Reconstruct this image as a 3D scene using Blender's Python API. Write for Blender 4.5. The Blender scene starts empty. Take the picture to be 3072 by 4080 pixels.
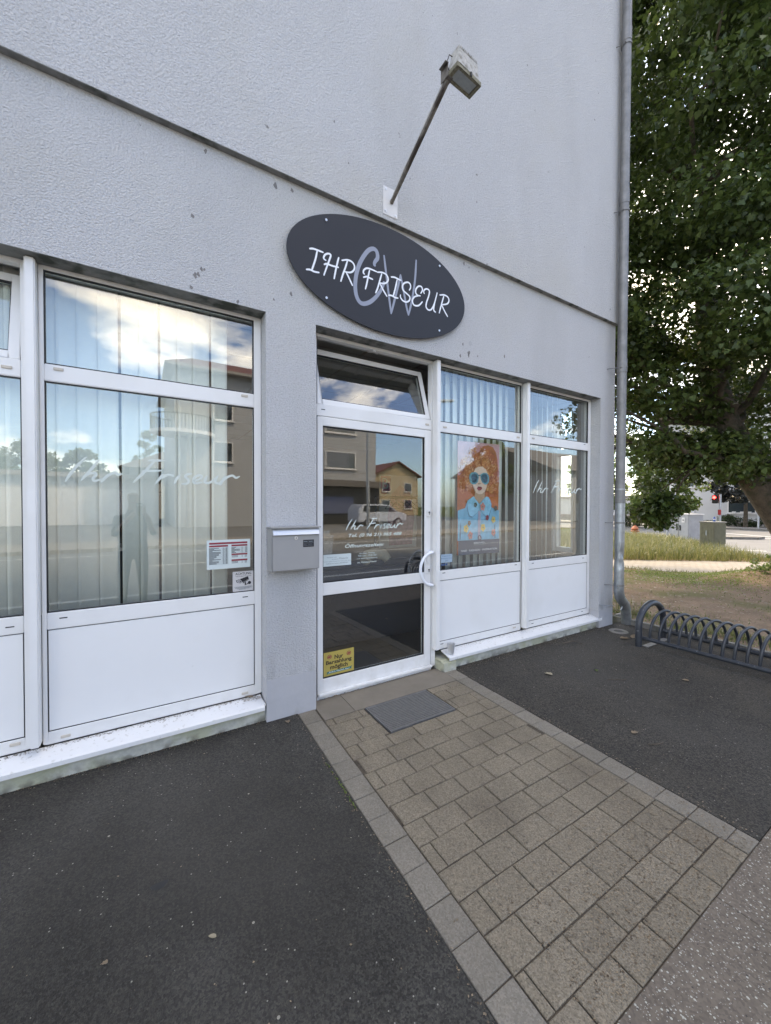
import bpy, bmesh, math, random
import numpy as np
from mathutils import Vector, Matrix
R = math.radians
rnd = random.Random(7)
S = bpy.context.scene
COL = S.collection

# ---------------------------------------------------------------- camera, sky, sun, exposure
CAM = Vector((0.0, -2.74, 1.5))
yaw, pitch, roll = R(31.8), R(-0.87), R(0.12)
Fv = Vector((math.sin(yaw)*math.cos(pitch), math.cos(yaw)*math.cos(pitch), math.sin(pitch)))
Rv = Vector((math.cos(yaw), -math.sin(yaw), 0)); Uv = Rv.cross(Fv)
R2 = Rv*math.cos(roll) + Uv*math.sin(roll); U2 = Uv*math.cos(roll) - Rv*math.sin(roll)
cd = bpy.data.cameras.new('camera'); cam = bpy.data.objects.new('camera', cd); COL.objects.link(cam)
cam.matrix_world = Matrix(((R2.x, U2.x, -Fv.x, CAM.x), (R2.y, U2.y, -Fv.y, CAM.y), (R2.z, U2.z, -Fv.z, CAM.z), (0, 0, 0, 1)))
cd.sensor_fit = 'HORIZONTAL'; cd.sensor_width = 36; cd.lens = 1575/3072*36
cd.clip_start = 0.01; cd.clip_end = 3000
S.camera = cam

SUN_AZ, SUN_EL = R(38), R(52)          # azimuth from +y towards +x
w = bpy.data.worlds.new('World'); S.world = w; w.use_nodes = True
nt = w.node_tree; nt.nodes.clear()
def N(t, ty, **kw):
    n = t.nodes.new(ty)
    for k, v in kw.items(): setattr(n, k, v)
    return n
out = N(nt, 'ShaderNodeOutputWorld'); bg = N(nt, 'ShaderNodeBackground'); bg.inputs[1].default_value = 0.15
sky = N(nt, 'ShaderNodeTexSky', sky_type='NISHITA'); sky.sun_disc = False
sky.sun_elevation = SUN_EL; sky.sun_rotation = SUN_AZ; sky.air_density = 1.0; sky.dust_density = 1.5; sky.ozone_density = 1.2
tc = N(nt, 'ShaderNodeTexCoord'); mp = N(nt, 'ShaderNodeMapping'); mp.inputs['Scale'].default_value = (1, 1, 2.6); mp.inputs['Location'].default_value = (9, 1, 5)
nz = N(nt, 'ShaderNodeTexNoise'); nz.inputs['Scale'].default_value = 2.1; nz.inputs['Detail'].default_value = 9; nz.inputs['Roughness'].default_value = .56
rp = N(nt, 'ShaderNodeValToRGB'); rp.color_ramp.elements[0].position = .51; rp.color_ramp.elements[1].position = .68
nz2 = N(nt, 'ShaderNodeTexNoise'); nz2.inputs['Scale'].default_value = 6; nz2.inputs['Detail'].default_value = 6
rp2 = N(nt, 'ShaderNodeValToRGB'); rp2.color_ramp.elements[0].color = (7.2, 8.0, 9.6, 1); rp2.color_ramp.elements[1].color = (14.0, 14.9, 16.8, 1)
rp2.color_ramp.elements[0].position = .3; rp2.color_ramp.elements[1].position = .65
mx = N(nt, 'ShaderNodeMixRGB'); L = nt.links.new
L(tc.outputs['Generated'], mp.inputs[0]); L(mp.outputs[0], nz.inputs['Vector']); L(mp.outputs[0], nz2.inputs['Vector'])
L(nz.outputs[0], rp.inputs[0]); L(nz2.outputs[0], rp2.inputs[0])
sat = N(nt, 'ShaderNodeMixRGB', blend_type='MULTIPLY'); sat.inputs[0].default_value = 1; sat.inputs[2].default_value = (.50, .70, 1.06, 1); L(sky.outputs[0], sat.inputs[1])
L(rp.outputs[0], mx.inputs[0]); L(sat.outputs[0], mx.inputs[1]); L(rp2.outputs[0], mx.inputs[2])
L(mx.outputs[0], bg.inputs[0]); L(bg.outputs[0], out.inputs[0])
sl = bpy.data.lights.new('sun', 'SUN'); sl.energy = 1.2; sl.angle = R(10); sl.color = (1, .95, .87)
sun = bpy.data.objects.new('sun', sl); COL.objects.link(sun)
sd = Vector((math.sin(SUN_AZ)*math.cos(SUN_EL), math.cos(SUN_AZ)*math.cos(SUN_EL), math.sin(SUN_EL)))
sun.rotation_euler = sd.to_track_quat('Z', 'Y').to_euler(); sun.location = (20, 20, 40)
S.view_settings.view_transform = 'Standard'; S.view_settings.look = 'None'; S.view_settings.gamma = 1
S.view_settings.exposure = 2.22
S.view_settings.use_white_balance = True; S.view_settings.white_balance_temperature = 11200; S.view_settings.white_balance_tint = 9
S.cycles.max_bounces = 10; S.cycles.transparent_max_bounces = 24
S.cycles.sample_clamp_indirect = 6

# ---------------------------------------------------------------- materials
MAT = {}
def mat(name, col, rough=.6, metal=0, var=0, vscale=8, bump=0, bscale=100, spec=.5, bdist=.002, island=0, detail=4, emit=None, coat=0):
    m = bpy.data.materials.new(name); m.use_nodes = True; t = m.node_tree; b = t.nodes['Principled BSDF']
    b.inputs['Base Color'].default_value = (*col, 1); b.inputs['Roughness'].default_value = rough; b.inputs['Metallic'].default_value = metal
    b.inputs['Specular IOR Level'].default_value = spec
    if coat: b.inputs['Coat Weight'].default_value = coat
    tcn = N(t, 'ShaderNodeTexCoord')
    cur = None
    if var or island:
        mixn = N(t, 'ShaderNodeMixRGB', blend_type='MULTIPLY'); mixn.inputs[0].default_value = 1; mixn.inputs[1].default_value = (*col, 1)
        src = None
        if var:
            n = N(t, 'ShaderNodeTexNoise'); n.inputs['Scale'].default_value = vscale; n.inputs['Detail'].default_value = detail; n.inputs['Roughness'].default_value = .65
            t.links.new(tcn.outputs['Object'], n.inputs['Vector'])
            mr = N(t, 'ShaderNodeMapRange'); mr.inputs[1].default_value = .3; mr.inputs[2].default_value = .7; mr.inputs[3].default_value = 1-var; mr.inputs[4].default_value = 1+var
            t.links.new(n.outputs[0], mr.inputs[0]); src = mr.outputs[0]
        if island:
            g = N(t, 'ShaderNodeNewGeometry'); mr2 = N(t, 'ShaderNodeMapRange'); mr2.inputs[3].default_value = 1-island; mr2.inputs[4].default_value = 1+island
            t.links.new(g.outputs['Random Per Island'], mr2.inputs[0])
            if src:
                mm = N(t, 'ShaderNodeMath', operation='MULTIPLY'); t.links.new(src, mm.inputs[0]); t.links.new(mr2.outputs[0], mm.inputs[1]); src = mm.outputs[0]
            else: src = mr2.outputs[0]
        t.links.new(src, mixn.inputs[2]); t.links.new(mixn.outputs[0], b.inputs['Base Color'])
    if bump:
        n2 = N(t, 'ShaderNodeTexNoise'); n2.inputs['Scale'].default_value = bscale; n2.inputs['Detail'].default_value = 3
        t.links.new(tcn.outputs['Object'], n2.inputs['Vector'])
        bp = N(t, 'ShaderNodeBump'); bp.inputs['Strength'].default_value = bump; bp.inputs['Distance'].default_value = bdist
        t.links.new(n2.outputs[0], bp.inputs['Height']); t.links.new(bp.outputs[0], b.inputs['Normal'])
    if emit:
        b.inputs['Emission Color'].default_value = (*emit[0], 1); b.inputs['Emission Strength'].default_value = emit[1]
    MAT[name] = m
    return m
def nodes(m): return m.node_tree, m.node_tree.nodes['Principled BSDF']
def overlay(m, col, kind, scale, lo, hi, fac=1.0, vec=None, axis_mask=None, rand=1.0, detail=3):
    """mix a colour over the material's base colour where a noise / voronoi pattern passes a threshold"""
    t, b = nodes(m); inp = b.inputs['Base Color']
    mixn = N(t, 'ShaderNodeMixRGB'); mixn.inputs[2].default_value = (*col, 1)
    if inp.is_linked: s = inp.links[0].from_socket; t.links.new(s, mixn.inputs[1])
    else: mixn.inputs[1].default_value = inp.default_value
    tcn = N(t, 'ShaderNodeTexCoord'); src = tcn.outputs['Object']
    if vec:
        mpn = N(t, 'ShaderNodeMapping'); mpn.inputs['Scale'].default_value = vec; t.links.new(src, mpn.inputs[0]); src = mpn.outputs[0]
    if kind == 'noise':
        n = N(t, 'ShaderNodeTexNoise'); n.inputs['Detail'].default_value = detail; o = n.outputs[0]
    else:
        n = N(t, 'ShaderNodeTexVoronoi'); n.inputs['Randomness'].default_value = rand; o = n.outputs['Distance']
    n.inputs['Scale'].default_value = scale; t.links.new(src, n.inputs['Vector'])
    mr = N(t, 'ShaderNodeMapRange'); mr.inputs[1].default_value = lo; mr.inputs[2].default_value = hi; mr.inputs[3].default_value = 0; mr.inputs[4].default_value = fac
    t.links.new(o, mr.inputs[0]); res = mr.outputs[0]
    if kind == 'voronoi_pick':
        pass
    if axis_mask:
        ax, a, c = axis_mask
        sx = N(t, 'ShaderNodeSeparateXYZ'); t.links.new(tcn.outputs['Object'], sx.inputs[0])
        m2 = N(t, 'ShaderNodeMapRange'); m2.inputs[1].default_value = a; m2.inputs[2].default_value = c
        t.links.new(sx.outputs[ax], m2.inputs[0])
        mu = N(t, 'ShaderNodeMath', operation='MULTIPLY'); t.links.new(res, mu.inputs[0]); t.links.new(m2.outputs[0], mu.inputs[1]); res = mu.outputs[0]
    t.links.new(res, mixn.inputs[0]); t.links.new(mixn.outputs[0], inp)
def cellvar(m, scale, lo, hi, vec=None):
    """aggregate: every small voronoi cell gets its own brightness"""
    t, b = nodes(m); inp = b.inputs['Base Color']; mixn = N(t, 'ShaderNodeMixRGB', blend_type='MULTIPLY'); mixn.inputs[0].default_value = 1
    if inp.is_linked: t.links.new(inp.links[0].from_socket, mixn.inputs[1])
    else: mixn.inputs[1].default_value = inp.default_value
    tcn = N(t, 'ShaderNodeTexCoord'); v = N(t, 'ShaderNodeTexVoronoi'); v.inputs['Scale'].default_value = scale; t.links.new(tcn.outputs['Object'], v.inputs['Vector'])
    sp = N(t, 'ShaderNodeSeparateColor'); t.links.new(v.outputs['Color'], sp.inputs[0])
    mr = N(t, 'ShaderNodeMapRange'); mr.inputs[3].default_value = lo; mr.inputs[4].default_value = hi; t.links.new(sp.outputs[1], mr.inputs[0])
    t.links.new(mr.outputs[0], mixn.inputs[2]); t.links.new(mixn.outputs[0], inp)
def specks(m, col, scale, size, density, fac=1.0, vec=None):
    """scattered chips: voronoi cells, only a random share of the cells carries a chip"""
    t, b = nodes(m); inp = b.inputs['Base Color']
    mixn = N(t, 'ShaderNodeMixRGB'); mixn.inputs[2].default_value = (*col, 1)
    if inp.is_linked: t.links.new(inp.links[0].from_socket, mixn.inputs[1])
    else: mixn.inputs[1].default_value = inp.default_value
    tcn = N(t, 'ShaderNodeTexCoord'); src = tcn.outputs['Object']
    if vec:
        mpn = N(t, 'ShaderNodeMapping'); mpn.inputs['Scale'].default_value = vec; t.links.new(src, mpn.inputs[0]); src = mpn.outputs[0]
    v = N(t, 'ShaderNodeTexVoronoi'); v.inputs['Scale'].default_value = scale; t.links.new(src, v.inputs['Vector'])
    a = N(t, 'ShaderNodeMath', operation='LESS_THAN'); a.inputs[1].default_value = size; t.links.new(v.outputs['Distance'], a.inputs[0])
    sp = N(t, 'ShaderNodeSeparateColor'); t.links.new(v.outputs['Color'], sp.inputs[0])
    c = N(t, 'ShaderNodeMath', operation='LESS_THAN'); c.inputs[1].default_value = density; t.links.new(sp.outputs[0], c.inputs[0])
    mu = N(t, 'ShaderNodeMath', operation='MULTIPLY'); t.links.new(a.outputs[0], mu.inputs[0]); t.links.new(c.outputs[0], mu.inputs[1])
    mf = N(t, 'ShaderNodeMath', operation='MULTIPLY'); mf.inputs[1].default_value = fac; t.links.new(mu.outputs[0], mf.inputs[0])
    t.links.new(mf.outputs[0], mixn.inputs[0]); t.links.new(mixn.outputs[0], inp)

stucco = mat('stucco', (.54, .54, .55), .95, var=.035, vscale=1.3, bump=.8, bscale=100, bdist=.018, spec=.15)
t, b = nodes(stucco)
overlay(stucco, (.36, .36, .37), 'noise', 88, .46, .64, .42, detail=3)
overlay(stucco, (.66, .66, .67), 'noise', 95, .56, .70, .5, detail=2)
overlay(stucco, (.50, .475, .42), 'noise', .7, .52, .72, .4, detail=5)
overlay(stucco, (.41, .405, .40), 'noise', 1.1, .5, .75, .35, vec=(1.6, 1.6, .35), detail=6)
overlay(stucco, (.16, .155, .15), 'noise', 16, .735, .76, .7, detail=3)
overlay(stucco, (.25, .25, .24), 'noise', 5, .48, .66, .75, vec=(2.2, 1, .6), axis_mask=('Z', .55, .02), detail=6)
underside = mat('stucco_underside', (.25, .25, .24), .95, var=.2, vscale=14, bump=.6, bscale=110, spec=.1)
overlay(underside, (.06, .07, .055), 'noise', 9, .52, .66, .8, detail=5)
plast = mat('smooth_plaster', (.43, .43, .445), .9, var=.05, vscale=5, bump=.3, bscale=30, bdist=.004, spec=.2)
overlay(plast, (.24, .23, .21), 'noise', 6, .5, .7, .6, axis_mask=('Z', .16, 0.0), detail=6)
overlay(plast, (.22, .21, .20), 'noise', 3.2, .495, .505, .0)
base = mat('foundation', (.50, .49, .43), .95, var=.2, vscale=14, bump=.7, bscale=60, spec=.1, bdist=.006)
overlay(base, (.40, .40, .25), 'noise', 5, .45, .6, .6)
overlay(base, (.09, .08, .07), 'noise', 12, .45, .6, .8, axis_mask=('Z', .05, 0.0))
pvc = mat('white_pvc', (.80, .79, .775), .32, var=.015, vscale=4, spec=.45)
overlay(pvc, (.42, .38, .31), 'noise', 60, .72, .80, .35, detail=5)
overlay(pvc, (.50, .46, .40), 'noise', 14, .40, .70, .35, axis_mask=('Z', .30, .03), detail=6)
overlay(pvc, (.60, .57, .51), 'noise', 2.5, .5, .75, .3, detail=6)
panelm = mat('white_panel', (.81, .805, .795), .38, var=.01, vscale=3, spec=.4)
overlay(panelm, (.66, .64, .60), 'noise', 3, .5, .78, .35, detail=7)
overlay(panelm, (.45, .43, .38), 'noise', 26, .74, .80, .35, detail=5)
sillm = mat('white_sill', (.72, .715, .705), .3, spec=.5, var=.02, vscale=6)
overlay(sillm, (.32, .27, .21), 'noise', 55, .60, .66, .8, axis_mask=('Y', .03, .115), detail=6)
overlay(sillm, (.45, .43, .38), 'noise', 30, .62, .72, .5, detail=6)
gask = mat('black_gasket', (.012, .012, .014), .5)
beige = mat('beige_cap', (.56, .50, .43), .5)
darkslot = mat('dark_slot', (.02, .02, .02), .6)
reveal = mat('dark_cavity', (.10, .10, .095), .9, var=.3, vscale=20)
signdk = mat('sign_anthracite', (.027, .028, .034), .5, spec=.3, var=.03, vscale=2)
white = mat('white_vinyl', (.80, .82, .86), .4)
grey = mat('lilac_grey_vinyl', (.27, .295, .36), .4)
frost = mat('frosted_vinyl', (.62, .68, .63), .7)
paperm = mat('paper', (.60, .68, .67), .6)
paper2 = mat('warm_white_plate', (.60, .58, .57), .5)
redp = mat('red_print', (.30, .035, .05), .6)
inkm = mat('black_ink', (.02, .02, .025), .6)
greyink = mat('grey_ink', (.20, .23, .24), .6)
yel = mat('yellow_card', (.47, .35, .09), .55, var=.04, vscale=20)
yeldk = mat('brown_ink', (.055, .035, .02), .6)
greenp = mat('green_print', (.02, .16, .13), .6)
steel = mat('brushed_steel', (.36, .36, .36), .45, metal=.35, var=.03, vscale=4, bump=.05, bscale=300)
steel2 = mat('bright_steel', (.68, .68, .68), .3, metal=.6)
alu = mat('weathered_aluminium', (.46, .44, .41), .85, metal=.0, var=.25, vscale=25, bump=.3, bscale=60)
overlay(alu, (.12, .10, .07), 'noise', 30, .5, .65, .6, detail=6)
alu2 = mat('lichen_aluminium', (.22, .20, .14), .8, var=.4, vscale=60, bump=.5, bscale=90)
whpaint = mat('worn_white_paint', (.66, .64, .63), .6, var=.05, vscale=10)
rust = mat('rusty_tube', (.19, .17, .15), .8, metal=.2, var=.4, vscale=30, bump=.5, bscale=120)
overlay(rust, (.045, .03, .025), 'noise', 14, .48, .58, .8, detail=5, vec=(1, .4, .4))
zinc = mat('galvanised_zinc', (.36, .38, .39), .42, metal=.8, var=.22, vscale=16, bump=.12, bscale=40, detail=6)
overlay(zinc, (.42, .44, .46), 'noise', 18, .52, .62, .5, detail=4)
gratem = mat('grate_zinc', (.19, .18, .165), .6, metal=.2, var=.15, vscale=30)
zincd = mat('dull_zinc', (.23, .225, .22), .55, metal=.6, var=.2, vscale=9, bump=.15, bscale=60)
taped = mat('pale_tape', (.46, .50, .50), .6)
chipm = mat('plaster_chip', (.20, .19, .185), .95, var=.2, vscale=60)
rackm = mat('anthracite_paint', (.035, .04, .048), .38, spec=.5, var=.25, vscale=18, bump=.15, bscale=120)
overlay(rackm, (.22, .23, .24), 'noise', 38, .68, .72, .8, detail=4)
lens = mat('lamp_glass', (.35, .38, .38), .25, var=.1, vscale=30)
asph = mat('asphalt', (.058, .051, .042), .92, var=.3, vscale=.9, bump=.9, bscale=210, bdist=.005, spec=.25, detail=7)
overlay(asph, (.075, .069, .060), 'noise', 160, .5, .64, .7, detail=2)
cellvar(asph, 135, .55, 1.55)
overlay(asph, (.085, .078, .068), 'noise', .8, .5, .68, .5, detail=6)
overlay(asph, (.014, .014, .014), 'noise', 150, .52, .68, .7, detail=2)
specks(asph, (.34, .32, .27), 58, .17, .08, .85)
specks(asph, (.34, .31, .26), 17, .085, .08, .9)
specks(asph, (.01, .01, .01), 130, .3, .2, .5)
overlay(asph, (.10, .085, .065), 'noise', 2.2, .55, .75, .25, detail=8)
asphd = mat('asphalt_dark', (.036, .0325, .0265), .9, var=.25, vscale=1.1, bump=.9, bscale=210, bdist=.005, spec=.3, detail=7)
overlay(asphd, (.050, .047, .041), 'noise', 160, .5, .64, .7, detail=2)
overlay(asphd, (.072, .067, .058), 'noise', 1.4, .47, .62, .55, detail=7)
cellvar(asphd, 135, .5, 1.6)
overlay(asphd, (.008, .008, .009), 'noise', 150, .52, .68, .7, detail=2)
overlay(asphd, (.075, .068, .058), 'noise', .55, .42, .68, .55, detail=6)
specks(asphd, (.34, .32, .27), 60, .17, .08, .85)
specks(asphd, (.36, .33, .27), 15, .075, .06, .9)
pav = mat('paver', (.235, .192, .140), .95, var=.06, vscale=3, bump=.8, bscale=190, island=.055, spec=.2, bdist=.003)
overlay(pav, (.075, .062, .05), 'noise', 170, .56, .68, .55, detail=2)
overlay(pav, (.26, .235, .19), 'noise', 140, .60, .72, .55, detail=2)
overlay(pav, (.12, .095, .07), 'noise', 2.6, .50, .74, .5, detail=8)
overlay(pav, (.10, .083, .065), 'noise', 85, .54, .70, .45, detail=3)
cellvar(pav, 170, .78, 1.22)
specks(pav, (.33, .32, .29), 60, .12, .04, .7)
pavg = mat('paver_grey', (.225, .196, .158), .95, var=.06, vscale=4, bump=.7, bscale=200, island=.10, spec=.2, bdist=.003)
cellvar(pavg, 170, .84, 1.16)
overlay(pavg, (.12, .11, .10), 'noise', 170, .58, .70, .5, detail=2)
overlay(pavg, (.13, .11, .08), 'noise', 3.0, .5, .75, .5, detail=8)
conc = mat('threshold_concrete', (.20, .17, .135), .92, var=.12, vscale=4, bump=.3, bscale=80, island=.08, spec=.2)
joint = mat('joint_sand', (.085, .066, .048), 1, var=.4, vscale=40, bump=.9, bscale=160)
slab = mat('exposed_slab', (.165, .132, .103), .85, var=.12, vscale=5, bump=.4, bscale=120, spec=.25)
cellvar(slab, 120, .8, 1.2)
specks(slab, (.52, .50, .42), 90, .30, .22, .85)
specks(slab, (.46, .44, .38), 170, .32, .22, .7)
specks(slab, (.04, .04, .04), 75, .22, .08, .8)
kerbm = mat('kerb_concrete', (.20, .185, .165), .95, var=.2, vscale=6, bump=.6, bscale=90)
overlay(kerbm, (.07, .075, .04), 'noise', 7, .5, .65, .6, detail=6)
soil = mat('soil', (.24, .165, .115), 1, var=.35, vscale=2.2, bump=1, bscale=60, bdist=.01, detail=8, spec=.1)
overlay(soil, (.36, .28, .20), 'noise', 45, .56, .68, .6, detail=3)
overlay(soil, (.12, .12, .05), 'noise', 1.1, .5, .62, .8, detail=7)
footp = mat('pale_paving', (.33, .295, .26), .95, var=.08, vscale=2.5, bump=.4, bscale=60)
road = mat('road_asphalt', (.16, .158, .155), .9, var=.12, vscale=.8, bump=.5, bscale=120, detail=7)
paintw = mat('road_paint', (.62, .62, .60), .7, var=.15, vscale=20)
lawnm = mat('lawn', (.07, .085, .028), 1, var=.3, vscale=3, bump=1, bscale=20, bdist=.02, spec=.1)
def leafmat(name, c1, c2, trans):
    m = bpy.data.materials.new(name); m.use_nodes = True; t = m.node_tree; b = t.nodes['Principled BSDF']
    g = N(t, 'ShaderNodeNewGeometry'); cr = N(t, 'ShaderNodeValToRGB')
    cr.color_ramp.elements[0].color = (*c1, 1); cr.color_ramp.elements[1].color = (*c2, 1)
    t.links.new(g.outputs['Random Per Island'], cr.inputs[0]); t.links.new(cr.outputs[0], b.inputs['Base Color'])
    b.inputs['Roughness'].default_value = .45; b.inputs['Specular IOR Level'].default_value = .5
    tr = N(t, 'ShaderNodeBsdfTranslucent'); hs = N(t, 'ShaderNodeHueSaturation'); hs.inputs['Value'].default_value = 2.0; hs.inputs['Hue'].default_value = .48
    t.links.new(cr.outputs[0], hs.inputs['Color']); t.links.new(hs.outputs[0], tr.inputs['Color'])
    ms = N(t, 'ShaderNodeMixShader'); ms.inputs[0].default_value = trans
    t.links.new(b.outputs[0], ms.inputs[1]); t.links.new(tr.outputs[0], ms.inputs[2])
    t.links.new(ms.outputs[0], t.nodes['Material Output'].inputs['Surface']); MAT[name] = m; return m
leafm = leafmat('poplar_leaf', (.022, .044, .010), (.075, .120, .030), .30)
leafm2 = leafmat('street_tree_leaf', (.05, .09, .02), (.13, .19, .05), .4)
leafdk = leafmat('copper_leaf', (.010, .014, .012), (.022, .026, .022), .1)
hedgel = leafmat('hedge_leaf', (.02, .035, .012), (.05, .08, .025), .2)
grassm = leafmat('tall_grass', (.045, .075, .018), (.20, .19, .075), .35)
grassg = leafmat('low_green_weeds', (.07, .12, .025), (.16, .22, .055), .4)
litterm = leafmat('dry_litter', (.08, .05, .03), (.30, .22, .14), .1)
bark = mat('bark', (.095, .073, .055), .95, var=.4, vscale=9, bump=1, bscale=30, bdist=.02, detail=8)
overlay(bark, (.04, .045, .025), 'noise', 6, .5, .6, .6)
blindm = mat('blind_fabric', (.80, .82, .77), .8, var=.02, vscale=30)
roomw = mat('interior_wall', (.34, .29, .24), .8, var=.04, vscale=2)
roomf = mat('interior_floor', (.045, .042, .042), .35)
ceil = mat('ceiling_tile', (.42, .40, .37), .9, var=.03, vscale=3)
leather = mat('dark_leather', (.025, .027, .04), .4)
cloth1 = mat('striped_cushion', (.30, .28, .26), .9, var=.2, vscale=25)
beigec = mat('beige_blanket', (.42, .36, .27), .95, var=.1, vscale=30, bump=.5, bscale=80)
blackm = mat('black_tube', (.015, .015, .017), .4)
houseW = mat('white_render', (.50, .50, .50), .9, var=.04, vscale=.6)
houseG = mat('grey_render', (.36, .36, .365), .9, var=.04, vscale=.5)
houseY = mat('ochre_render', (.42, .32, .20), .9, var=.04, vscale=.5)
roofr = mat('red_roof', (.15, .055, .045), .85, var=.15, vscale=3)
roofb = mat('brown_roof', (.13, .115, .105), .85, var=.15, vscale=3)
fasc = mat('fascia', (.30, .27, .25), .8)
darkglass = mat('dark_window', (.03, .04, .05), .08, spec=.8)
shut = mat('shutter_slats', (.16, .18, .21), .6)
cabg = mat('cabinet_grey', (.36, .36, .37), .75, var=.1, vscale=5)
cabo = mat('cabinet_olive', (.24, .235, .175), .85, var=.15, vscale=6)
cabd = mat('cabinet_plinth', (.25, .245, .22), .95, var=.1, vscale=8)
hyd = mat('hydrant_orange', (.42, .12, .05), .6, var=.15, vscale=10)
bluep = mat('blue_enamel', (.02, .025, .12), .4)
galv = mat('pole_grey', (.40, .42, .44), .5, metal=.5, var=.1, vscale=10)
redl = mat('red_light', (.5, .01, .01), .4, emit=((1, .03, .04), 6))
redpl = mat('red_plastic', (.45, .03, .03), .5)
bluecap = mat('blue_plastic', (.03, .10, .35), .4)
carw = mat('car_paint', (.50, .53, .60), .25, spec=.6, coat=.6)
tyre = mat('tyre', (.02, .02, .02), .8)
skin = mat('skin', (.48, .30, .22), .55); hairm = mat('dark_hair', (.03, .022, .018), .7)
shirt = mat('grey_shirt', (.20, .21, .20), .9, var=.05, vscale=20); trous = mat('dark_trousers', (.04, .045, .055), .9)
awn = mat('blue_awning', (.09, .11, .19), .8, var=.1, vscale=3)
shopdk = mat('shopfront_dark', (.03, .03, .032), .5)

def glassmat(name, tint, r0, k):
    m = bpy.data.materials.new(name); m.use_nodes = True; t = m.node_tree; t.nodes.clear()
    o = N(t, 'ShaderNodeOutputMaterial'); tr = N(t, 'ShaderNodeBsdfTransparent'); tr.inputs[0].default_value = (*tint, 1)
    gl = N(t, 'ShaderNodeBsdfGlossy'); gl.inputs['Roughness'].default_value = 0.0; gl.inputs['Color'].default_value = (1, 1, 1, 1)
    lw = N(t, 'ShaderNodeLayerWeight'); pw = N(t, 'ShaderNodeMath', operation='POWER'); pw.inputs[1].default_value = 3.4
    ml = N(t, 'ShaderNodeMath', operation='MULTIPLY_ADD'); ml.inputs[1].default_value = k; ml.inputs[2].default_value = r0; ml.use_clamp = True
    # a trace of waviness so reflections bend as in real float glass
    tcn = N(t, 'ShaderNodeTexCoord'); nn = N(t, 'ShaderNodeTexNoise'); nn.inputs['Scale'].default_value = 2.2; nn.inputs['Detail'].default_value = 0
    bp = N(t, 'ShaderNodeBump'); bp.inputs['Strength'].default_value = .12; bp.inputs['Distance'].default_value = .004
    t.links.new(tcn.outputs['Object'], nn.inputs['Vector']); t.links.new(nn.outputs[0], bp.inputs['Height']); t.links.new(bp.outputs[0], gl.inputs['Normal'])
    lw.inputs[0].default_value = .5
    t.links.new(lw.outputs['Facing'], pw.inputs[0]); t.links.new(pw.outputs[0], ml.inputs[0])
    ms = N(t, 'ShaderNodeMixShader'); t.links.new(ml.outputs[0], ms.inputs[0]); t.links.new(tr.outputs[0], ms.inputs[1]); t.links.new(gl.outputs[0], ms.inputs[2])
    t.links.new(ms.outputs[0], o.inputs[0]); MAT[name] = m; return m
glass = glassmat('window_glass', (.98, 1.0, .985), .098, .75)

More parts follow.
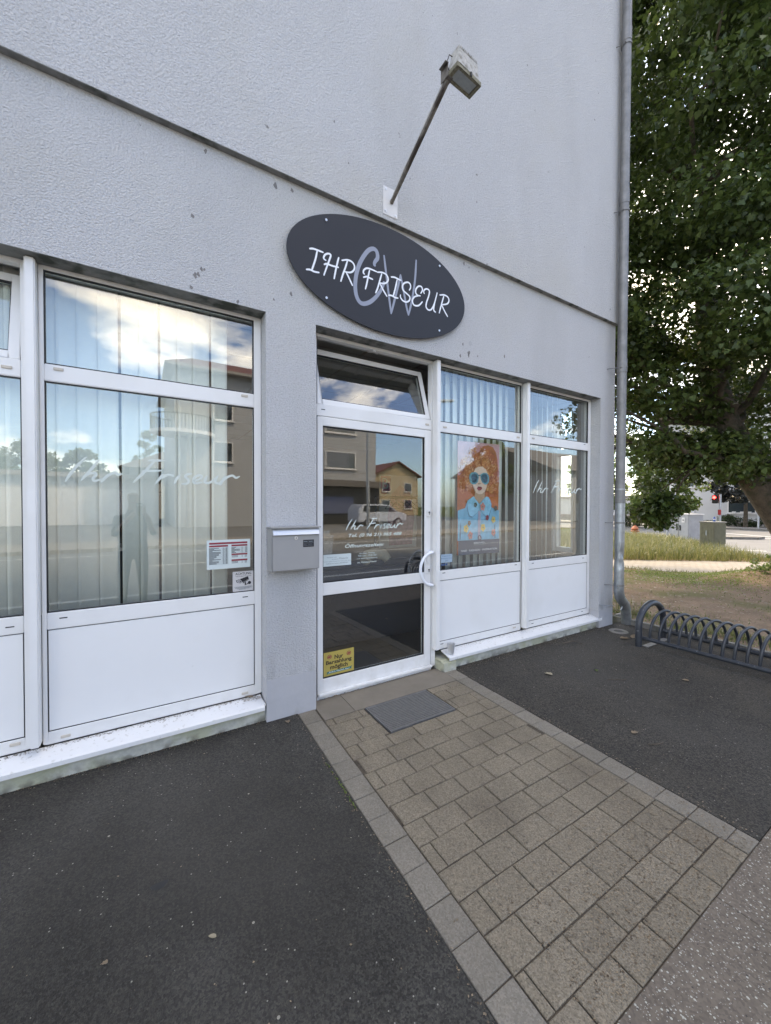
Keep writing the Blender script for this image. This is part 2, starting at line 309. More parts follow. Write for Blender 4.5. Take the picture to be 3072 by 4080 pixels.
# ---------------------------------------------------------------- helpers
def tag(o, label=None, cat=None, group=None, kind=None):
    if label: o['label'] = label
    if cat: o['category'] = cat
    if group: o['group'] = group
    if kind: o['kind'] = kind
    return o
def empty(name, loc, label, cat, group=None, rz=0):
    o = bpy.data.objects.new(name, None); COL.objects.link(o); o.location = loc; o.rotation_euler.z = rz
    o.empty_display_size = .2
    return tag(o, label, cat, group)
def rootloc(o):
    v = Vector((0, 0, 0))
    while o: v += Vector(o.location); o = o.parent
    return v
def uv_smooth(me, ang=40):
    me.polygons.foreach_set('use_smooth', [True]*len(me.polygons))
class MB:
    def __init__(s): s.v = []; s.f = []; s.m = []
    def add(s, vs, fs, mi=0):
        n = len(s.v); s.v += [tuple(p) for p in vs]; s.f += [tuple(i+n for i in f) for f in fs]; s.m += [mi]*len(fs); return s
    def box(s, x0, x1, y0, y1, z0, z1, mi=0):
        x0, x1 = min(x0, x1), max(x0, x1); y0, y1 = min(y0, y1), max(y0, y1); z0, z1 = min(z0, z1), max(z0, z1)
        return s.add([(x0, y0, z0), (x1, y0, z0), (x1, y1, z0), (x0, y1, z0), (x0, y0, z1), (x1, y0, z1), (x1, y1, z1), (x0, y1, z1)],
            [(0, 3, 2, 1), (4, 5, 6, 7), (0, 1, 5, 4), (1, 2, 6, 5), (2, 3, 7, 6), (3, 0, 4, 7)], mi)
    def obox(s, c, ax, ay, az, hx, hy, hz, mi=0):
        c = Vector(c); ax = Vector(ax).normalized(); ay = Vector(ay).normalized(); az = Vector(az).normalized()
        vs = [c+ax*hx*i+ay*hy*j+az*hz*k for k in (-1, 1) for (i, j) in ((-1, -1), (1, -1), (1, 1), (-1, 1))]
        return s.add(vs, [(0, 3, 2, 1), (4, 5, 6, 7), (0, 1, 5, 4), (1, 2, 6, 5), (2, 3, 7, 6), (3, 0, 4, 7)], mi)
    def prism(s, poly, y0, y1, mi=0):      # polygon in xz, facing -y, counter-clockwise seen from -y
        a = sum(poly[i][0]*poly[(i+1) % len(poly)][1]-poly[(i+1) % len(poly)][0]*poly[i][1] for i in range(len(poly)))
        if a < 0: poly = poly[::-1]
        n = len(poly); vs = [(x, y0, z) for x, z in poly]+[(x, y1, z) for x, z in poly]
        return s.add(vs, [tuple(range(n)), tuple(range(2*n-1, n-1, -1))]+[(i, i+n, (i+1) % n+n, (i+1) % n) for i in range(n)], mi)
    def slabpoly(s, poly, z0, z1, mi=0):   # polygon in xy
        a = sum(poly[i][0]*poly[(i+1) % len(poly)][1]-poly[(i+1) % len(poly)][0]*poly[i][1] for i in range(len(poly)))
        if a < 0: poly = poly[::-1]
        n = len(poly); vs = [(x, y, z0) for x, y in poly]+[(x, y, z1) for x, y in poly]
        return s.add(vs, [tuple(range(n-1, -1, -1)), tuple(range(n, 2*n))]+[(i, (i+1) % n, (i+1) % n+n, i+n) for i in range(n)], mi)
    def tube(s, pts, r, n=10, mi=0, cap=True, closed=False):
        pts = [Vector(p) for p in pts]; k = len(pts); rr = r if isinstance(r, (list, tuple)) else [r]*k
        base = len(s.v); up = None
        for i, p in enumerate(pts):
            if closed: d = (pts[(i+1) % k]-pts[i-1])
            else: d = pts[min(i+1, k-1)]-pts[max(i-1, 0)]
            d.normalize()
            if up is None: up = Vector((0, 0, 1)) if abs(d.z) < .9 else Vector((1, 0, 0))
            a = up-d*up.dot(d)
            if a.length < 1e-5: a = Vector((1, .3, .2))-d*Vector((1, .3, .2)).dot(d)
            a.normalize(); up = a; b2 = d.cross(a)
            for j in range(n):
                t = 2*math.pi*j/n; s.v.append(tuple(p+a*math.cos(t)*rr[i]+b2*math.sin(t)*rr[i]))
        for i in range(k if closed else k-1):
            for j in range(n):
                a0 = base+i*n+j; a1 = base+i*n+(j+1) % n; i2 = (i+1) % k
                s.f.append((a0, a1, base+i2*n+(j+1) % n, base+i2*n+j)); s.m.append(mi)
        if cap and not closed:
            s.f.append(tuple(base+j for j in range(n-1, -1, -1))); s.f.append(tuple(base+(k-1)*n+j for j in range(n))); s.m += [mi, mi]
        return s
    def lathe(s, prof, c, n=20, mi=0):     # prof: (r, z)
        base = len(s.v)
        for r_, z in prof:
            for j in range(n): s.v.append((c[0]+r_*math.cos(2*math.pi*j/n), c[1]+r_*math.sin(2*math.pi*j/n), c[2]+z))
        for i in range(len(prof)-1):
            for j in range(n): s.f.append((base+i*n+j, base+i*n+(j+1) % n, base+(i+1)*n+(j+1) % n, base+(i+1)*n+j)); s.m.append(mi)
        return s
    def disc(s, c, r_, y0, y1, n=20, mi=0, rx=None):
        return s.prism([(c[0]+(rx or r_)*math.cos(2*math.pi*j/n), c[1]+r_*math.sin(2*math.pi*j/n)) for j in range(n)], y0, y1, mi)
    def ribbon(s, pts, wd, y, th=.0006, mi=0, sub=6, taper=.45):
        """brush stroke in the xz plane facing -y"""
        P = [Vector((p[0], p[1])) for p in pts]; Q = []
        for i in range(len(P)-1):
            p0 = P[max(i-1, 0)]; p1 = P[i]; p2 = P[i+1]; p3 = P[min(i+2, len(P)-1)]
            for q in range(sub):
                t = q/sub; Q.append(.5*((2*p1)+(p2-p0)*t+(2*p0-5*p1+4*p2-p3)*t*t+(3*p1-p0-3*p2+p3)*t**3))
        Q.append(P[-1]); k = len(Q); Lf = []; Rt = []
        for i, q in enumerate(Q):
            d = (Q[min(i+1, k-1)]-Q[max(i-1, 0)]); d = d.normalized() if d.length else Vector((1, 0))
            nrm = Vector((-d.y, d.x)); e = min(i, k-1-i)/(k*.16+1); ww = wd*.5*(taper+(1-taper)*min(1, e))
            Lf.append(q+nrm*ww); Rt.append(q-nrm*ww)
        d0 = (Q[0]-Q[1]).normalized()*wd*.22; d1 = (Q[-1]-Q[-2]).normalized()*wd*.22
        for i in range(k-1):
            quad = [Rt[i], Rt[i+1], Lf[i+1], Lf[i]]
            s.add([(q.x, y, q.y) for q in quad], [(0, 1, 2, 3)], mi)
        s.add([(p.x, y, p.y) for p in (Rt[0], Lf[0], Q[0]+d0)], [(0, 1, 2)], mi)
        s.add([(p.x, y, p.y) for p in (Rt[-1], Lf[-1], Q[-1]+d1)], [(0, 2, 1)], mi)
        return s
    def build(s, name, mats, parent=None, smooth=False, bevel=0, seg=2, kind=None, angle=None):
        me = bpy.data.meshes.new(name)
        off = rootloc(parent) if parent else Vector((0, 0, 0))
        if off.length: vs = [(a-off.x, b_-off.y, c-off.z) for a, b_, c in s.v]
        else: vs = s.v
        me.from_pydata(vs, [], s.f)
        mats = mats if isinstance(mats, (list, tuple)) else [mats]
        for m_ in mats: me.materials.append(m_)
        if len(mats) > 1: me.polygons.foreach_set('material_index', s.m)
        if bevel:
            bm = bmesh.new(); bm.from_mesh(me); bmesh.ops.remove_doubles(bm, verts=bm.verts, dist=1e-6)
            bmesh.ops.bevel(bm, geom=[e for e in bm.edges if len(e.link_faces) == 2 and e.calc_face_angle(0) > .6], offset=bevel, segments=seg, affect='EDGES', clamp_overlap=True)
            bm.to_mesh(me); bm.free()
        me.update()
        o = bpy.data.objects.new(name, me); COL.objects.link(o)
        if smooth: uv_smooth(me); me.set_sharp_from_angle(angle=R(angle or 40))
        if parent: o.parent = parent
        if kind: o['kind'] = kind
        return o
def npmesh(name, V, polys_n, mats, parent=None, mi=None):
    """V: (n*k,3) vertices; every polygon uses polys_n consecutive vertices"""
    V = np.asarray(V, dtype=np.float32)
    if parent: V = V-np.array(rootloc(parent), dtype=np.float32)
    me = bpy.data.meshes.new(name); nv = len(V); npoly = nv//polys_n
    me.vertices.add(nv); me.vertices.foreach_set('co', V.ravel())
    me.loops.add(nv); me.loops.foreach_set('vertex_index', np.arange(nv, dtype=np.int32))
    me.polygons.add(npoly); me.polygons.foreach_set('loop_start', np.arange(npoly, dtype=np.int32)*polys_n)
    for m_ in (mats if isinstance(mats, (list, tuple)) else [mats]): me.materials.append(m_)
    if mi is not None: me.polygons.foreach_set('material_index', np.asarray(mi, dtype=np.int32))
    me.update(calc_edges=True); me.validate()
    o = bpy.data.objects.new(name, me); COL.objects.link(o)
    if parent: o.parent = parent
    return o
def text(name, body, x, z, y, mat_, parent, width=None, height=None, shear=0, bold=0, align='LEFT', facing=None, rot=0, spacing=1.0):
    """flat lettering in the facade plane (facing -y); x,z = left/centre bottom; fitted to width and/or height"""
    c = bpy.data.curves.new(name, 'FONT'); c.body = body; c.shear = shear; c.offset = bold; c.size = 1; c.space_character = spacing; c.resolution_u = 3
    o = bpy.data.objects.new(name, c); COL.objects.link(o); dg = bpy.context.evaluated_depsgraph_get(); dg.update()
    me = bpy.data.meshes.new_from_object(o.evaluated_get(dg)); bpy.data.objects.remove(o); bpy.data.curves.remove(c)
    co = np.array([v.co[:] for v in me.vertices]); lo = co.min(0); hi = co.max(0); wv, hv = hi[0]-lo[0], hi[1]-lo[1]
    sx = width/wv if width else None; sz = height/hv if height else None
    sx = sx or sz; sz = sz or sx
    X = (co[:, 0]-lo[0])*sx; Z = (co[:, 1]-lo[1])*sz
    if align == 'CENTER': X -= wv*sx/2
    if rot: X, Z = X*math.cos(rot)-Z*math.sin(rot), X*math.sin(rot)+Z*math.cos(rot)
    off = rootloc(parent) if parent else Vector((0, 0, 0))
    P = np.c_[X+x-off.x, np.full(len(X), y-off.y), Z+z-off.z]
    if facing:                              # facing: function mapping local coordinates to world ones
        P = np.array([facing(a-x+off.x, cc-z+off.z) for a, _, cc in P]) - np.array(off)
    me.vertices.foreach_set('co', P.astype(np.float32).ravel()); me.materials.clear(); me.materials.append(mat_); me.update(); me.name = name
    o = bpy.data.objects.new(name, me); COL.objects.link(o)
    if parent: o.parent = parent
    return o
def copy_tree(o, loc=None, parent=None, label=None):
    c = o.copy(); COL.objects.link(c)
    if parent: c.parent = parent
    if loc is not None: c.location = loc
    if label: c['label'] = label
    for ch in list(o.children): copy_tree(ch, parent=c)
    return c
SIGN_W=[[(-6603,267),(-6333,360),(-5943,368),(-5547,355)],[(-6021,298),(-6139,-267),(-6311,-832),(-6450,-1240)],[(-6849,-1278),(-6566,-1204),(-6218,-1240),(-5865,-1189)],[(-5331,-149),(-5491,-91),(-5507,52),(-5387,261),(-5169,401),(-4991,394),(-4974,265),(-5088,-70),(-5266,-573),(-5507,-1278)],[(-5491,-497),(-5266,-373),(-4860,-384),(-4323,-334)],[(-4315,408),(-4423,-4),(-4572,-653),(-4696,-1291)],[(-3605,375),(-3775,-175),(-3987,-774),(-4155,-1317)],[(-4072,261),(-3605,451),(-3217,424),(-3008,183),(-3069,-144),(-3346,-400),(-3792,-500)],[(-3690,-530),(-3475,-846),(-3172,-1340)],[(-2129,-164),(-2237,-79),(-2201,127),(-1976,339),(-1657,400),(-1056,366)],[(-1694,286),(-1820,-266),(-1947,-855),(-2064,-1283)],[(-2245,-434),(-1930,-283),(-1656,-318),(-1398,-336)],[(-585,352),(-773,-268),(-959,-884),(-1146,-1321)],[(-1009,341),(-537,463),(-154,404),(11,154),(-56,-118),(-344,-342),(-772,-428)],[(-725,-494),(-439,-895),(-92,-1299)],[(283,358),(627,438),(1025,394),(1277,387)],[(875,308),(728,-313),(581,-848),(483,-1139)],[(43,-1163),(336,-1106),(681,-1166),(980,-1133)],[(2077,-189),(2211,77),(2168,342),(1940,426),(1582,253),(1389,-54),(1482,-360),(1840,-534),(2131,-705),(2090,-1011),(1791,-1227),(1434,-1207),(1210,-1002),(1210,-795)],[(3260,-107),(3442,219),(3333,463),(3043,429),(2778,131),(2737,-196),(2940,-352),(3229,-322)],[(2993,-388),(2622,-568),(2403,-925),(2519,-1233),(2784,-1272),(3103,-1136),(3446,-752)],[(3639,-26),(3573,153),(3724,369),(3987,463),(4187,329),(4100,-113),(3882,-694),(3840,-1095),(4084,-1274),(4394,-1149),(4694,-649),(4883,-71),(5039,458)],[(4772,-453),(4662,-965),(4697,-1193),(4889,-1266)],[(5777,355),(5548,-331),(5265,-1249)],[(5314,332),(5834,478),(6245,396),(6365,114),(6131,-219),(5491,-462)],[(5572,-503),(5842,-877),(6232,-1315)]]
SIGN_G=[[(-1215,778),(-1262,938),(-1151,1173),(-983,1428),(-974,1750),(-1106,2009),(-1384,2049),(-1797,1774),(-2248,1129),(-2630,343),(-2867,-507),(-2936,-1302),(-2839,-1971),(-2573,-2380),(-2198,-2435),(-1653,-2154),(-1098,-1603),(-629,-909),(-345,-221)],[(-369,1871),(-154,404),(92,-1150),(320,-2560)],[(320,-2519),(632,-1410),(1026,22),(1225,844)],[(1225,786),(1533,-412),(1792,-1512),(2022,-2250)],[(2022,-2208),(2361,-937),(2669,847),(2790,2540)]]
SCRIPT=[[(577,894),(331,580),(142,267),(18,13)],[(936,824),(715,474),(561,257),(441,64)],[(479,146),(660,303),(814,344),(842,274),(759,138),(815,48),(992,132)],[(1198,324),(1075,144),(981,13)],[(1036,111),(1243,313),(1394,379),(1496,317),(1598,354)],[(2576,878),(2297,489),(1923,35)],[(2384,881),(2558,909),(2953,923)],[(2182,481),(2472,500),(2812,529)],[(2853,400),(2736,200),(2619,25)],[(2706,150),(2912,333),(3072,380),(3209,326)],[(3407,388),(3299,211),(3228,33)],[(3830,456),(3660,418),(3600,327),(3709,200),(3673,72),(3468,32)],[(3891,170),(4087,243),(4173,355),(4074,409),(3915,309),(3867,165),(3953,70),(4179,126)],[(4364,392),(4272,212),(4309,102),(4488,139),(4756,409)],[(4756,409),(4656,202),(4719,91),(4832,145)],[(5032,430),(4907,196),(4832,25)],[(4907,180),(5115,375),(5305,445),(5433,357),(5580,428)]]
POST={'hair': [(817,8427),(1102,8925),(1683,9336),(2123,9745),(2419,10092),(3021,10355),(3476,10942),(4253,11117),(4968,10951),(5375,10472),(5625,9693),(5716,8672),(5643,7756),(5406,7007),(5086,6714),(4851,6086),(4376,5909),(3827,5957),(2301,5932),(1705,6303),(1554,6841),(1042,7149),(468,7290),(393,7873)],'face': [(2064,7727),(2135,8166),(2393,8588),(2806,8829),(3416,8862),(3922,8582),(4137,8146),(4089,7249),(3992,6742),(3746,6318),(3361,6099),(2979,6043),(2599,6157),(2260,6451),(2070,6965)],'neck': [(2410,6372),(3761,6346),(3750,5788),(3482,5396),(2987,5049),(2606,5278),(2302,5768)],'gl': [(1548,7706),(1633,8035),(1949,8223),(2433,8262),(2773,8113),(2905,7761),(2780,7288),(2442,7041),(1995,7017),(1661,7223)],'gr': [(3079,7823),(3131,8073),(3498,8239),(4003,8240),(4319,7985),(4362,7482),(4169,7139),(3779,7027),(3391,7226),(3181,7523)],'il': [(1842,7718),(1914,7993),(2284,8129),(2623,8024),(2738,7727),(2628,7365),(2291,7190),(1993,7234)],'ir': [(3209,7828),(3307,8054),(3653,8152),(3981,8083),(4140,7754),(4088,7360),(3739,7193),(3389,7392)],'br': [(2774,8003),(3078,8016),(3079,7906),(2775,7893)],'lipt': [(2581,6623),(2708,6764),(2882,6851),(3011,6811),(3141,6831),(3372,6682),(3051,6635)],'lipb': [(2633,6652),(3051,6635),(3357,6670),(3167,6472),(2900,6411),(2710,6478)],'nose': [(2690,7120),(2856,7208),(3046,7214),(3184,7119),(3047,7038),(2820,7031)],'cheek': [(2145,6858),(2295,6753),(2448,6318),(2751,6077),(2449,6209),(2184,6531)],'jk': [(83,4409),(1059,4664),(1345,5377),(2152,5821),(2987,5060),(3828,5789),(4298,5796),(4620,5123),(4719,4728),(5837,4384),(5825,1314),(81,1429)],'cl': [(2152,5848),(1600,5542),(1317,5160),(1313,4782),(1463,4241),(1612,3914),(2019,3790),(2615,4178),(2953,4507),(2949,5032),(2454,5441)],'cr': [(3999,5859),(4458,5517),(4660,5124),(4624,4615),(4314,3885),(3844,3823),(3377,4173),(3006,4562),(3002,5005),(3521,5451)],'zip': [(2780,4342),(3107,4341),(3127,1735),(2747,1750)],'band': [(59,1472),(5807,1447),(5755,-4),(54,44)],'frame': [(123,11226),(5897,11310),(5755,-4),(54,44)],'pts': [(1146,2624),(3466,2669),(4954,3452),(1699,1928),(3372,4784),(4017,3664),(4926,2119),(2914,1655),(2918,1135),(2871,418),(2346,4975),(1507,3156),(5185,4615)]}
# ---------------------------------------------------------------- ground
g = MB(); g.add([(-500, -500, -.06), (900, -500, -.06), (900, 500, -.06), (-500, 500, -.06)], [(0, 1, 2, 3)])
g.build('ground', lawnm, kind='structure')
SK = .044                                   # the entrance path runs very slightly askew to the facade
def px(u, y): return u+SK*y
g = MB()
g.slabpoly([(-9, .06), (.735, .06), (.735, -.002), (.955, -.002), (px(.955, -2.136), -2.136), (-9, -2.136)], -.05, 0)
g.build('asphalt_left', asphd, kind='structure')
g = MB()
g.slabpoly([(2.449, .05), (5.105, .05), (5.105, -.002), (5.27, -.002), (5.27, -2.136), (px(2.449, -2.136), -2.136)], -.05, 0)
g.build('asphalt_right', asph, kind='structure')
g = MB(); g.slabpoly([(.055+.028*(1+.3*math.sin(3*a))*math.cos(a), -.965+.020*(1+.25*math.cos(2*a))*math.sin(a)) for a in [2*math.pi*i/16 for i in range(16)]], -.01, .0008); g.build('asphalt_stain', darkslot, kind='structure')
# entrance path: joint bed + individually laid stones, one mesh
g = MB()
g.slabpoly([(.958, .1), (2.446, .1), (px(2.446, -2.139), -2.139), (px(.958, -2.139), -2.139)], -.05, -.007, 2)
g.slabpoly([(1.10, .10), (1.333, .10), (1.325, -.186), (1.088, -.19)], -.05, .001, 3)
g.slabpoly([(1.337, .10), (2.34, .10), (2.30, -.186), (1.329, -.186)], -.05, .0015, 3)
def stone(u0, u1, y0, y1, mi, gap=.0028):
    dz = rnd.uniform(-.0018, .0018); b_ = .0035; u0 += gap; u1 -= gap; y0 += gap; y1 -= gap
    if u1-u0 < .02 or y1-y0 < .02: return
    j = lambda: rnd.uniform(-.0012, .0012)
    o4 = [(u0+j(), y0+j()), (u1+j(), y0+j()), (u1+j(), y1+j()), (u0+j(), y1+j())]
    i4 = [(o4[0][0]+b_, o4[0][1]+b_), (o4[1][0]-b_, o4[1][1]+b_), (o4[2][0]-b_, o4[2][1]-b_), (o4[3][0]+b_, o4[3][1]-b_)]
    vs = [(px(u, y), y, -.04) for u, y in o4]+[(px(u, y), y, -.0035+dz) for u, y in o4]+[(px(u, y), y, dz+rnd.uniform(-.0006, .0006)) for u, y in i4]
    g.add(vs, [(0, 1, 5, 4), (1, 2, 6, 5), (2, 3, 7, 6), (3, 0, 4, 7), (4, 5, 9, 8), (5, 6, 10, 9), (6, 7, 11, 10), (7, 4, 8, 11), (8, 9, 10, 11)], mi)
MX0, MX1, MY0, MY1 = 1.395, 1.972, -.190, -.556     # recess for the grate
row_y = [-.19, -.273, -.41, -.546, -.683, -.82, -.957, -1.094, -1.228, -1.362, -1.497, -1.632, -1.768, -1.905, -2.03, -2.137]
offs = [.30, .0, .62, .42, .10, .33, .82, .05, .55, .30, .0, .45, .75, .2, .6]
for i in range(len(row_y)-1):
    y1, y0 = row_y[i], row_y[i+1]; PW = .206; u = 1.088-(1-offs[i])*PW if offs[i] else 1.088
    while u < 2.31:
        a, c = max(u, 1.088), min(u+PW, 2.314)
        if c-a > .03:
            segs = [(a, c)]
            if y0 > MY1-.02 and y0 < MY0:    # rows beside the grate
                xs0, xs1 = MX0-SK*y0-.002, MX1-SK*y0+.004
                if y0 >= MY1:
                    segs = []
                    if a < xs0: segs.append((a, min(c, xs0)))
                    if c > xs1: segs.append((max(a, xs1), c))
                elif c > xs0 and a < xs1: segs = [(a, c)]
            for a_, c_ in segs:
                if c_-a_ > .02: stone(a_, c_, y0 if not (y0 < MY1 < y1 and c_ > MX0 and a_ < MX1) else y0, y1 if not (y1 > MY1 > y0 and c_ > MX0+.03 and a_ < MX1) else MY1-.004, 0)
        u += PW
y = .0; k = 0
yl = [-.002, -.171, -.336, -.497, -.655, -.811, -.967, -1.122, -1.277, -1.433, -1.590, -1.745, -1.90, -2.05, -2.137]
for i in range(len(yl)-1): stone(.957, 1.086, yl[i+1], yl[i], 1, .002)
yr = [.0, -.052, -.194, -.350, -.506, -.662, -.824, -.985, -1.142, -1.296, -1.45, -1.606, -1.758, -1.905, -2.056, -2.137]
for i in range(len(yr)-1): stone(2.317, 2.447, yr[i+1], yr[i], 1, .002)
g.build('path', [pav, pavg, joint, conc], kind='structure')
g = MB()
xs = [-8.1, -7.1, -6.1, -5.1, -4.1, -3.1, -2.1, -1.1, -.1, .886, 1.876, 2.866, 3.86, 4.85, 5.84, 6.84, 7.84, 8.84, 9.84, 10.84, 11.84]
for i in range(len(xs)-1):
    for a, c in ((-3.14, -2.1385), (-4.14, -3.145)): g.box(xs[i]+.002, xs[i+1]-.002, a, c, -.05, rnd.uniform(-.001, .001))
g.box(-9, 11.9, -4.15, -2.14, -.055, -.008, 1)
g.build('sidewalk', [slab, joint], kind='structure', bevel=.003, seg=1)
g = MB()
for i in range(22): g.box(-9+i, -8.006+i, -4.28, -4.15, -.2, .005)
g.build('kerb_strip', kerbm, kind='structure', bevel=.01)
g = MB(); g.slabpoly([(-80, -4.29), (13.0, -4.29), (14.5, -2.6), (15.1, .2), (15.3, 1.05), (15.85, 1.95), (17.6, 3.2), (21, 5.6), (23.5, 8.2), (26, 13), (30, 40), (34, 40), (34, -13), (-80, -13)], -.3, -.035)
g.build('road', road, kind='structure')
g = MB()
for x0 in range(-30, 14, 6): g.box(x0, x0+3, -8.7, -8.58, -.035, -.031)
g.box(-60, 13, -11.9, -11.78, -.035, -.031); g.box(-60, 12, -5.0, -4.88, -.035, -.031)
def strip(m_, a, b_, wd, z0, z1):
    a, b_ = Vector(a), Vector(b_); d = (b_-a).normalized(); n_ = Vector((-d.y, d.x))*wd/2
    m_.slabpoly([tuple(a+n_), tuple(b_+n_), tuple(b_-n_), tuple(a-n_)], z0, z1)
strip(g, (17.2, 4.4), (18.35, 1.9), .12, -.035, -.031); strip(g, (19.4, -.4), (20.6, -3), .12, -.035, -.031)
strip(g, (25.4, 1.0), (29.4, 7.4), .14, -.035, -.031); strip(g, (22.5, 6.2), (26.2, 3.4), .12, -.035, -.031)
g.build('road_marking', paintw, kind='structure')
g = MB()
kp = [(14.3, -2.7), (14.95, .2), (15.18, 1.1), (15.73, 2.05), (17.5, 3.32), (20.9, 5.72), (23.4, 8.35)]
for a, c in zip(kp[:-1], kp[1:]): strip(g, a, c, .12, -.2, .03)
strip(g, (33.6, -12), (33.6, 30), .25, -.2, .09)
g.slabpoly([(23.2, 4.9), (24.4, 3.7), (25.2, 3.7), (23.9, 5.2)], -.2, .08)
g.build('road_kerb', kerbm, kind='structure')
g = MB(); g.slabpoly([(33.7, -14), (60, -14), (60, 45), (33.7, 45)], -.1, .05); g.build('far_pavement', footp, kind='structure')
g = MB(); g.slabpoly([(-80, -16), (34, -16), (34, -13), (-80, -13)], -.1, .08); g.build('opposite_pavement', footp, kind='structure')
g = MB(); g.slabpoly([(-80, -45), (34, -45), (34, -16), (-80, -16)], -.1, .076); g.build('opposite_forecourt', road, kind='structure')
# soil strip beside the shop: gently uneven sheet
def hgt(x, y):
    m_ = .26*math.exp(-((x-10.6)**2/1.1+(y+.55)**2/.9))+.10*math.exp(-((x-9.6)**2/1.6+(y+.1)**2/.5))
    return .028+m_+.014*math.sin(x*2.3+y*1.7)*math.sin(y*2.9-x)+.008*math.sin(x*7)*math.cos(y*6)
Ll = lambda y: 10.75-.40*y if y < 14 else 5.2         # near edge of the pale footpath
def ledge(y): return 10.72-.415*y+.01*y*y if y > -.5 else 10.93-.1*(y+.5)
def redge(y): return 14.3-1.02*(y-.5)+.02*y*y if y > .5 else 14.3
g = MB(); nx, ny = 60, 90; ys = [-4.1+i*14.1/ny for i in range(ny+1)]
for y_ in ys:
    for i in range(nx+1):
        x_ = 5.33+(ledge(y_)-5.33)*i/nx; g.v.append((x_, y_, hgt(x_, y_) if 0 < i < nx else .03))
for a in range(ny):
    for c in range(nx): g.f.append((a*(nx+1)+c, a*(nx+1)+c+1, (a+1)*(nx+1)+c+1, (a+1)*(nx+1)+c)); g.m.append(0)
g.build('soil_bed', soil, kind='structure', smooth=True)
# pale footpath
g = MB(); py_ = [-4.1+i*.5 for i in range(27)]
poly = [(ledge(y_), y_) for y_ in py_]+[(ledge(y_)+3.0+(.9 if y_ < 3 else .2)*min(1, max(0, (3.2-y_)/2.4))*1.6, y_) for y_ in py_[::-1]]
g.slabpoly(poly, -.05, .035)
g.build('footpath', footp, kind='structure')
t_, b_ = nodes(footp)
brk = N(t_, 'ShaderNodeTexBrick'); brk.inputs['Color1'].default_value = (1, 1, 1, 1); brk.inputs['Color2'].default_value = (.9, .9, .88, 1); brk.inputs['Mortar'].default_value = (.5, .48, .45, 1)
brk.inputs['Scale'].default_value = 1; brk.inputs['Mortar Size'].default_value = .008; brk.inputs['Brick Width'].default_value = .2; brk.inputs['Row Height'].default_value = .1
mm = N(t_, 'ShaderNodeMixRGB', blend_type='MULTIPLY'); mm.inputs[0].default_value = 1; tcn = N(t_, 'ShaderNodeTexCoord')
mpn = N(t_, 'ShaderNodeMapping'); mpn.inputs['Rotation'].default_value = (0, 0, .4); t_.links.new(tcn.outputs['Object'], mpn.inputs[0]); t_.links.new(mpn.outputs[0], brk.inputs['Vector'])
t_.links.new(b_.inputs['Base Color'].links[0].from_socket, mm.inputs[1]); t_.links.new(brk.outputs[0], mm.inputs[2]); t_.links.new(mm.outputs[0], b_.inputs['Base Color'])
# edging kerb between asphalt and soil
g = MB()
for i in range(6): g.box(5.272, 5.328, -4.1+i*.7, -3.406+i*.7+(.03 if i == 5 else 0), -.1, .062+rnd.uniform(-.004, .004))
g.box(5.33, 5.62, .06, .11, -.1, .07); 
g.build('edging_kerb', kerbm, kind='structure', bevel=.006)

# ---------------------------------------------------------------- the shop building
B = empty('shop_building', (0, 0, 0), 'grey roughcast shop building with white framed ground floor windows and a projecting upper storey', 'building')
HZ, UZ, XC = 2.825, 3.775, 5.105
g = MB()
g.box(-9, XC, 0, .25, HZ, UZ)                       # header over the openings
g.box(.735, 1.097, 0, .25, .288, HZ)                # pier
g.box(4.792, XC, 0, .25, .215, HZ)                  # corner pier
g.box(-9, -4.2, 0, .25, .288, HZ)
g.build('wall', stucco, B)
MB().box(.7345, 1.0975, -.001, .249, -.1, .2878).build('plinth_band', plast, B); MB().box(4.80, XC+.0008, -.001, .249, -.1, .2148).build('plinth_band', plast, B)
g = MB(); g.box(-9, XC+.001, -.045, 10, UZ, 14); g.box(XC-.2, XC, .25, 10, 2.83, UZ-.002); g.box(XC-.2, XC, .25, .42, -.1, 2.83); g.box(XC-.2, XC, .74, 10, -.1, 2.83); g.box(XC-.2, XC, .42, .74, -.1, .88)
g.build('upper_wall', stucco, B)
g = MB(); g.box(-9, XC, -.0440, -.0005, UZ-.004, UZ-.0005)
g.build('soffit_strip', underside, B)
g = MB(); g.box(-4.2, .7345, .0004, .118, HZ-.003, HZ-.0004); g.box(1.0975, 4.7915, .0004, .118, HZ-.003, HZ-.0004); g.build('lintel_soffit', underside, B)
for i, (x_, z_) in enumerate([(.803, 3.701), (.919, 3.718), (.362, 3.727), (.317, 2.948), (.351, 2.987), (.299, 2.936), (.275, 2.855), (.553, 2.84), (.912, 2.994), (.789, 2.921), (.285, 3.297), (.335, 2.986), (2.542, 3.73), (2.604, 3.712), (2.731, 3.715), (2.534, 2.991), (2.607, 2.923), (2.607, 2.901), (2.502, 2.88), (2.723, 2.919), (3.088, 2.992)]):
    r_ = rnd.uniform(.005, .013)*(1.6 if i in (0, 1, 16) else 1); k0 = rnd.uniform(0, 6)
    m_ = MB(); m_.prism([(x_+r_*(1+.35*math.sin(3*a+k0))*math.cos(a)*.8, z_+r_*(1+.35*math.sin(2*a+k0))*math.sin(a)*1.2) for a in [2*math.pi*j/10 for j in range(10)]], -.0006, .002); m_.build('plaster_chip', chipm, B)
m_ = MB(); m_.disc((2.627, 3.02), .021, -.0016, .002, 24); m_.build('filler_patch', plast, B)
# foundation under the window sills
g = MB(); g.box(-9, .7335, .03, .25, -.1, .088); g.box(2.316, 4.80, .028, .25, -.1, .086); g.box(2.312, 2.46, -.016, .10, -.1, .079)
g.build('foundation', base, B, bevel=.004)
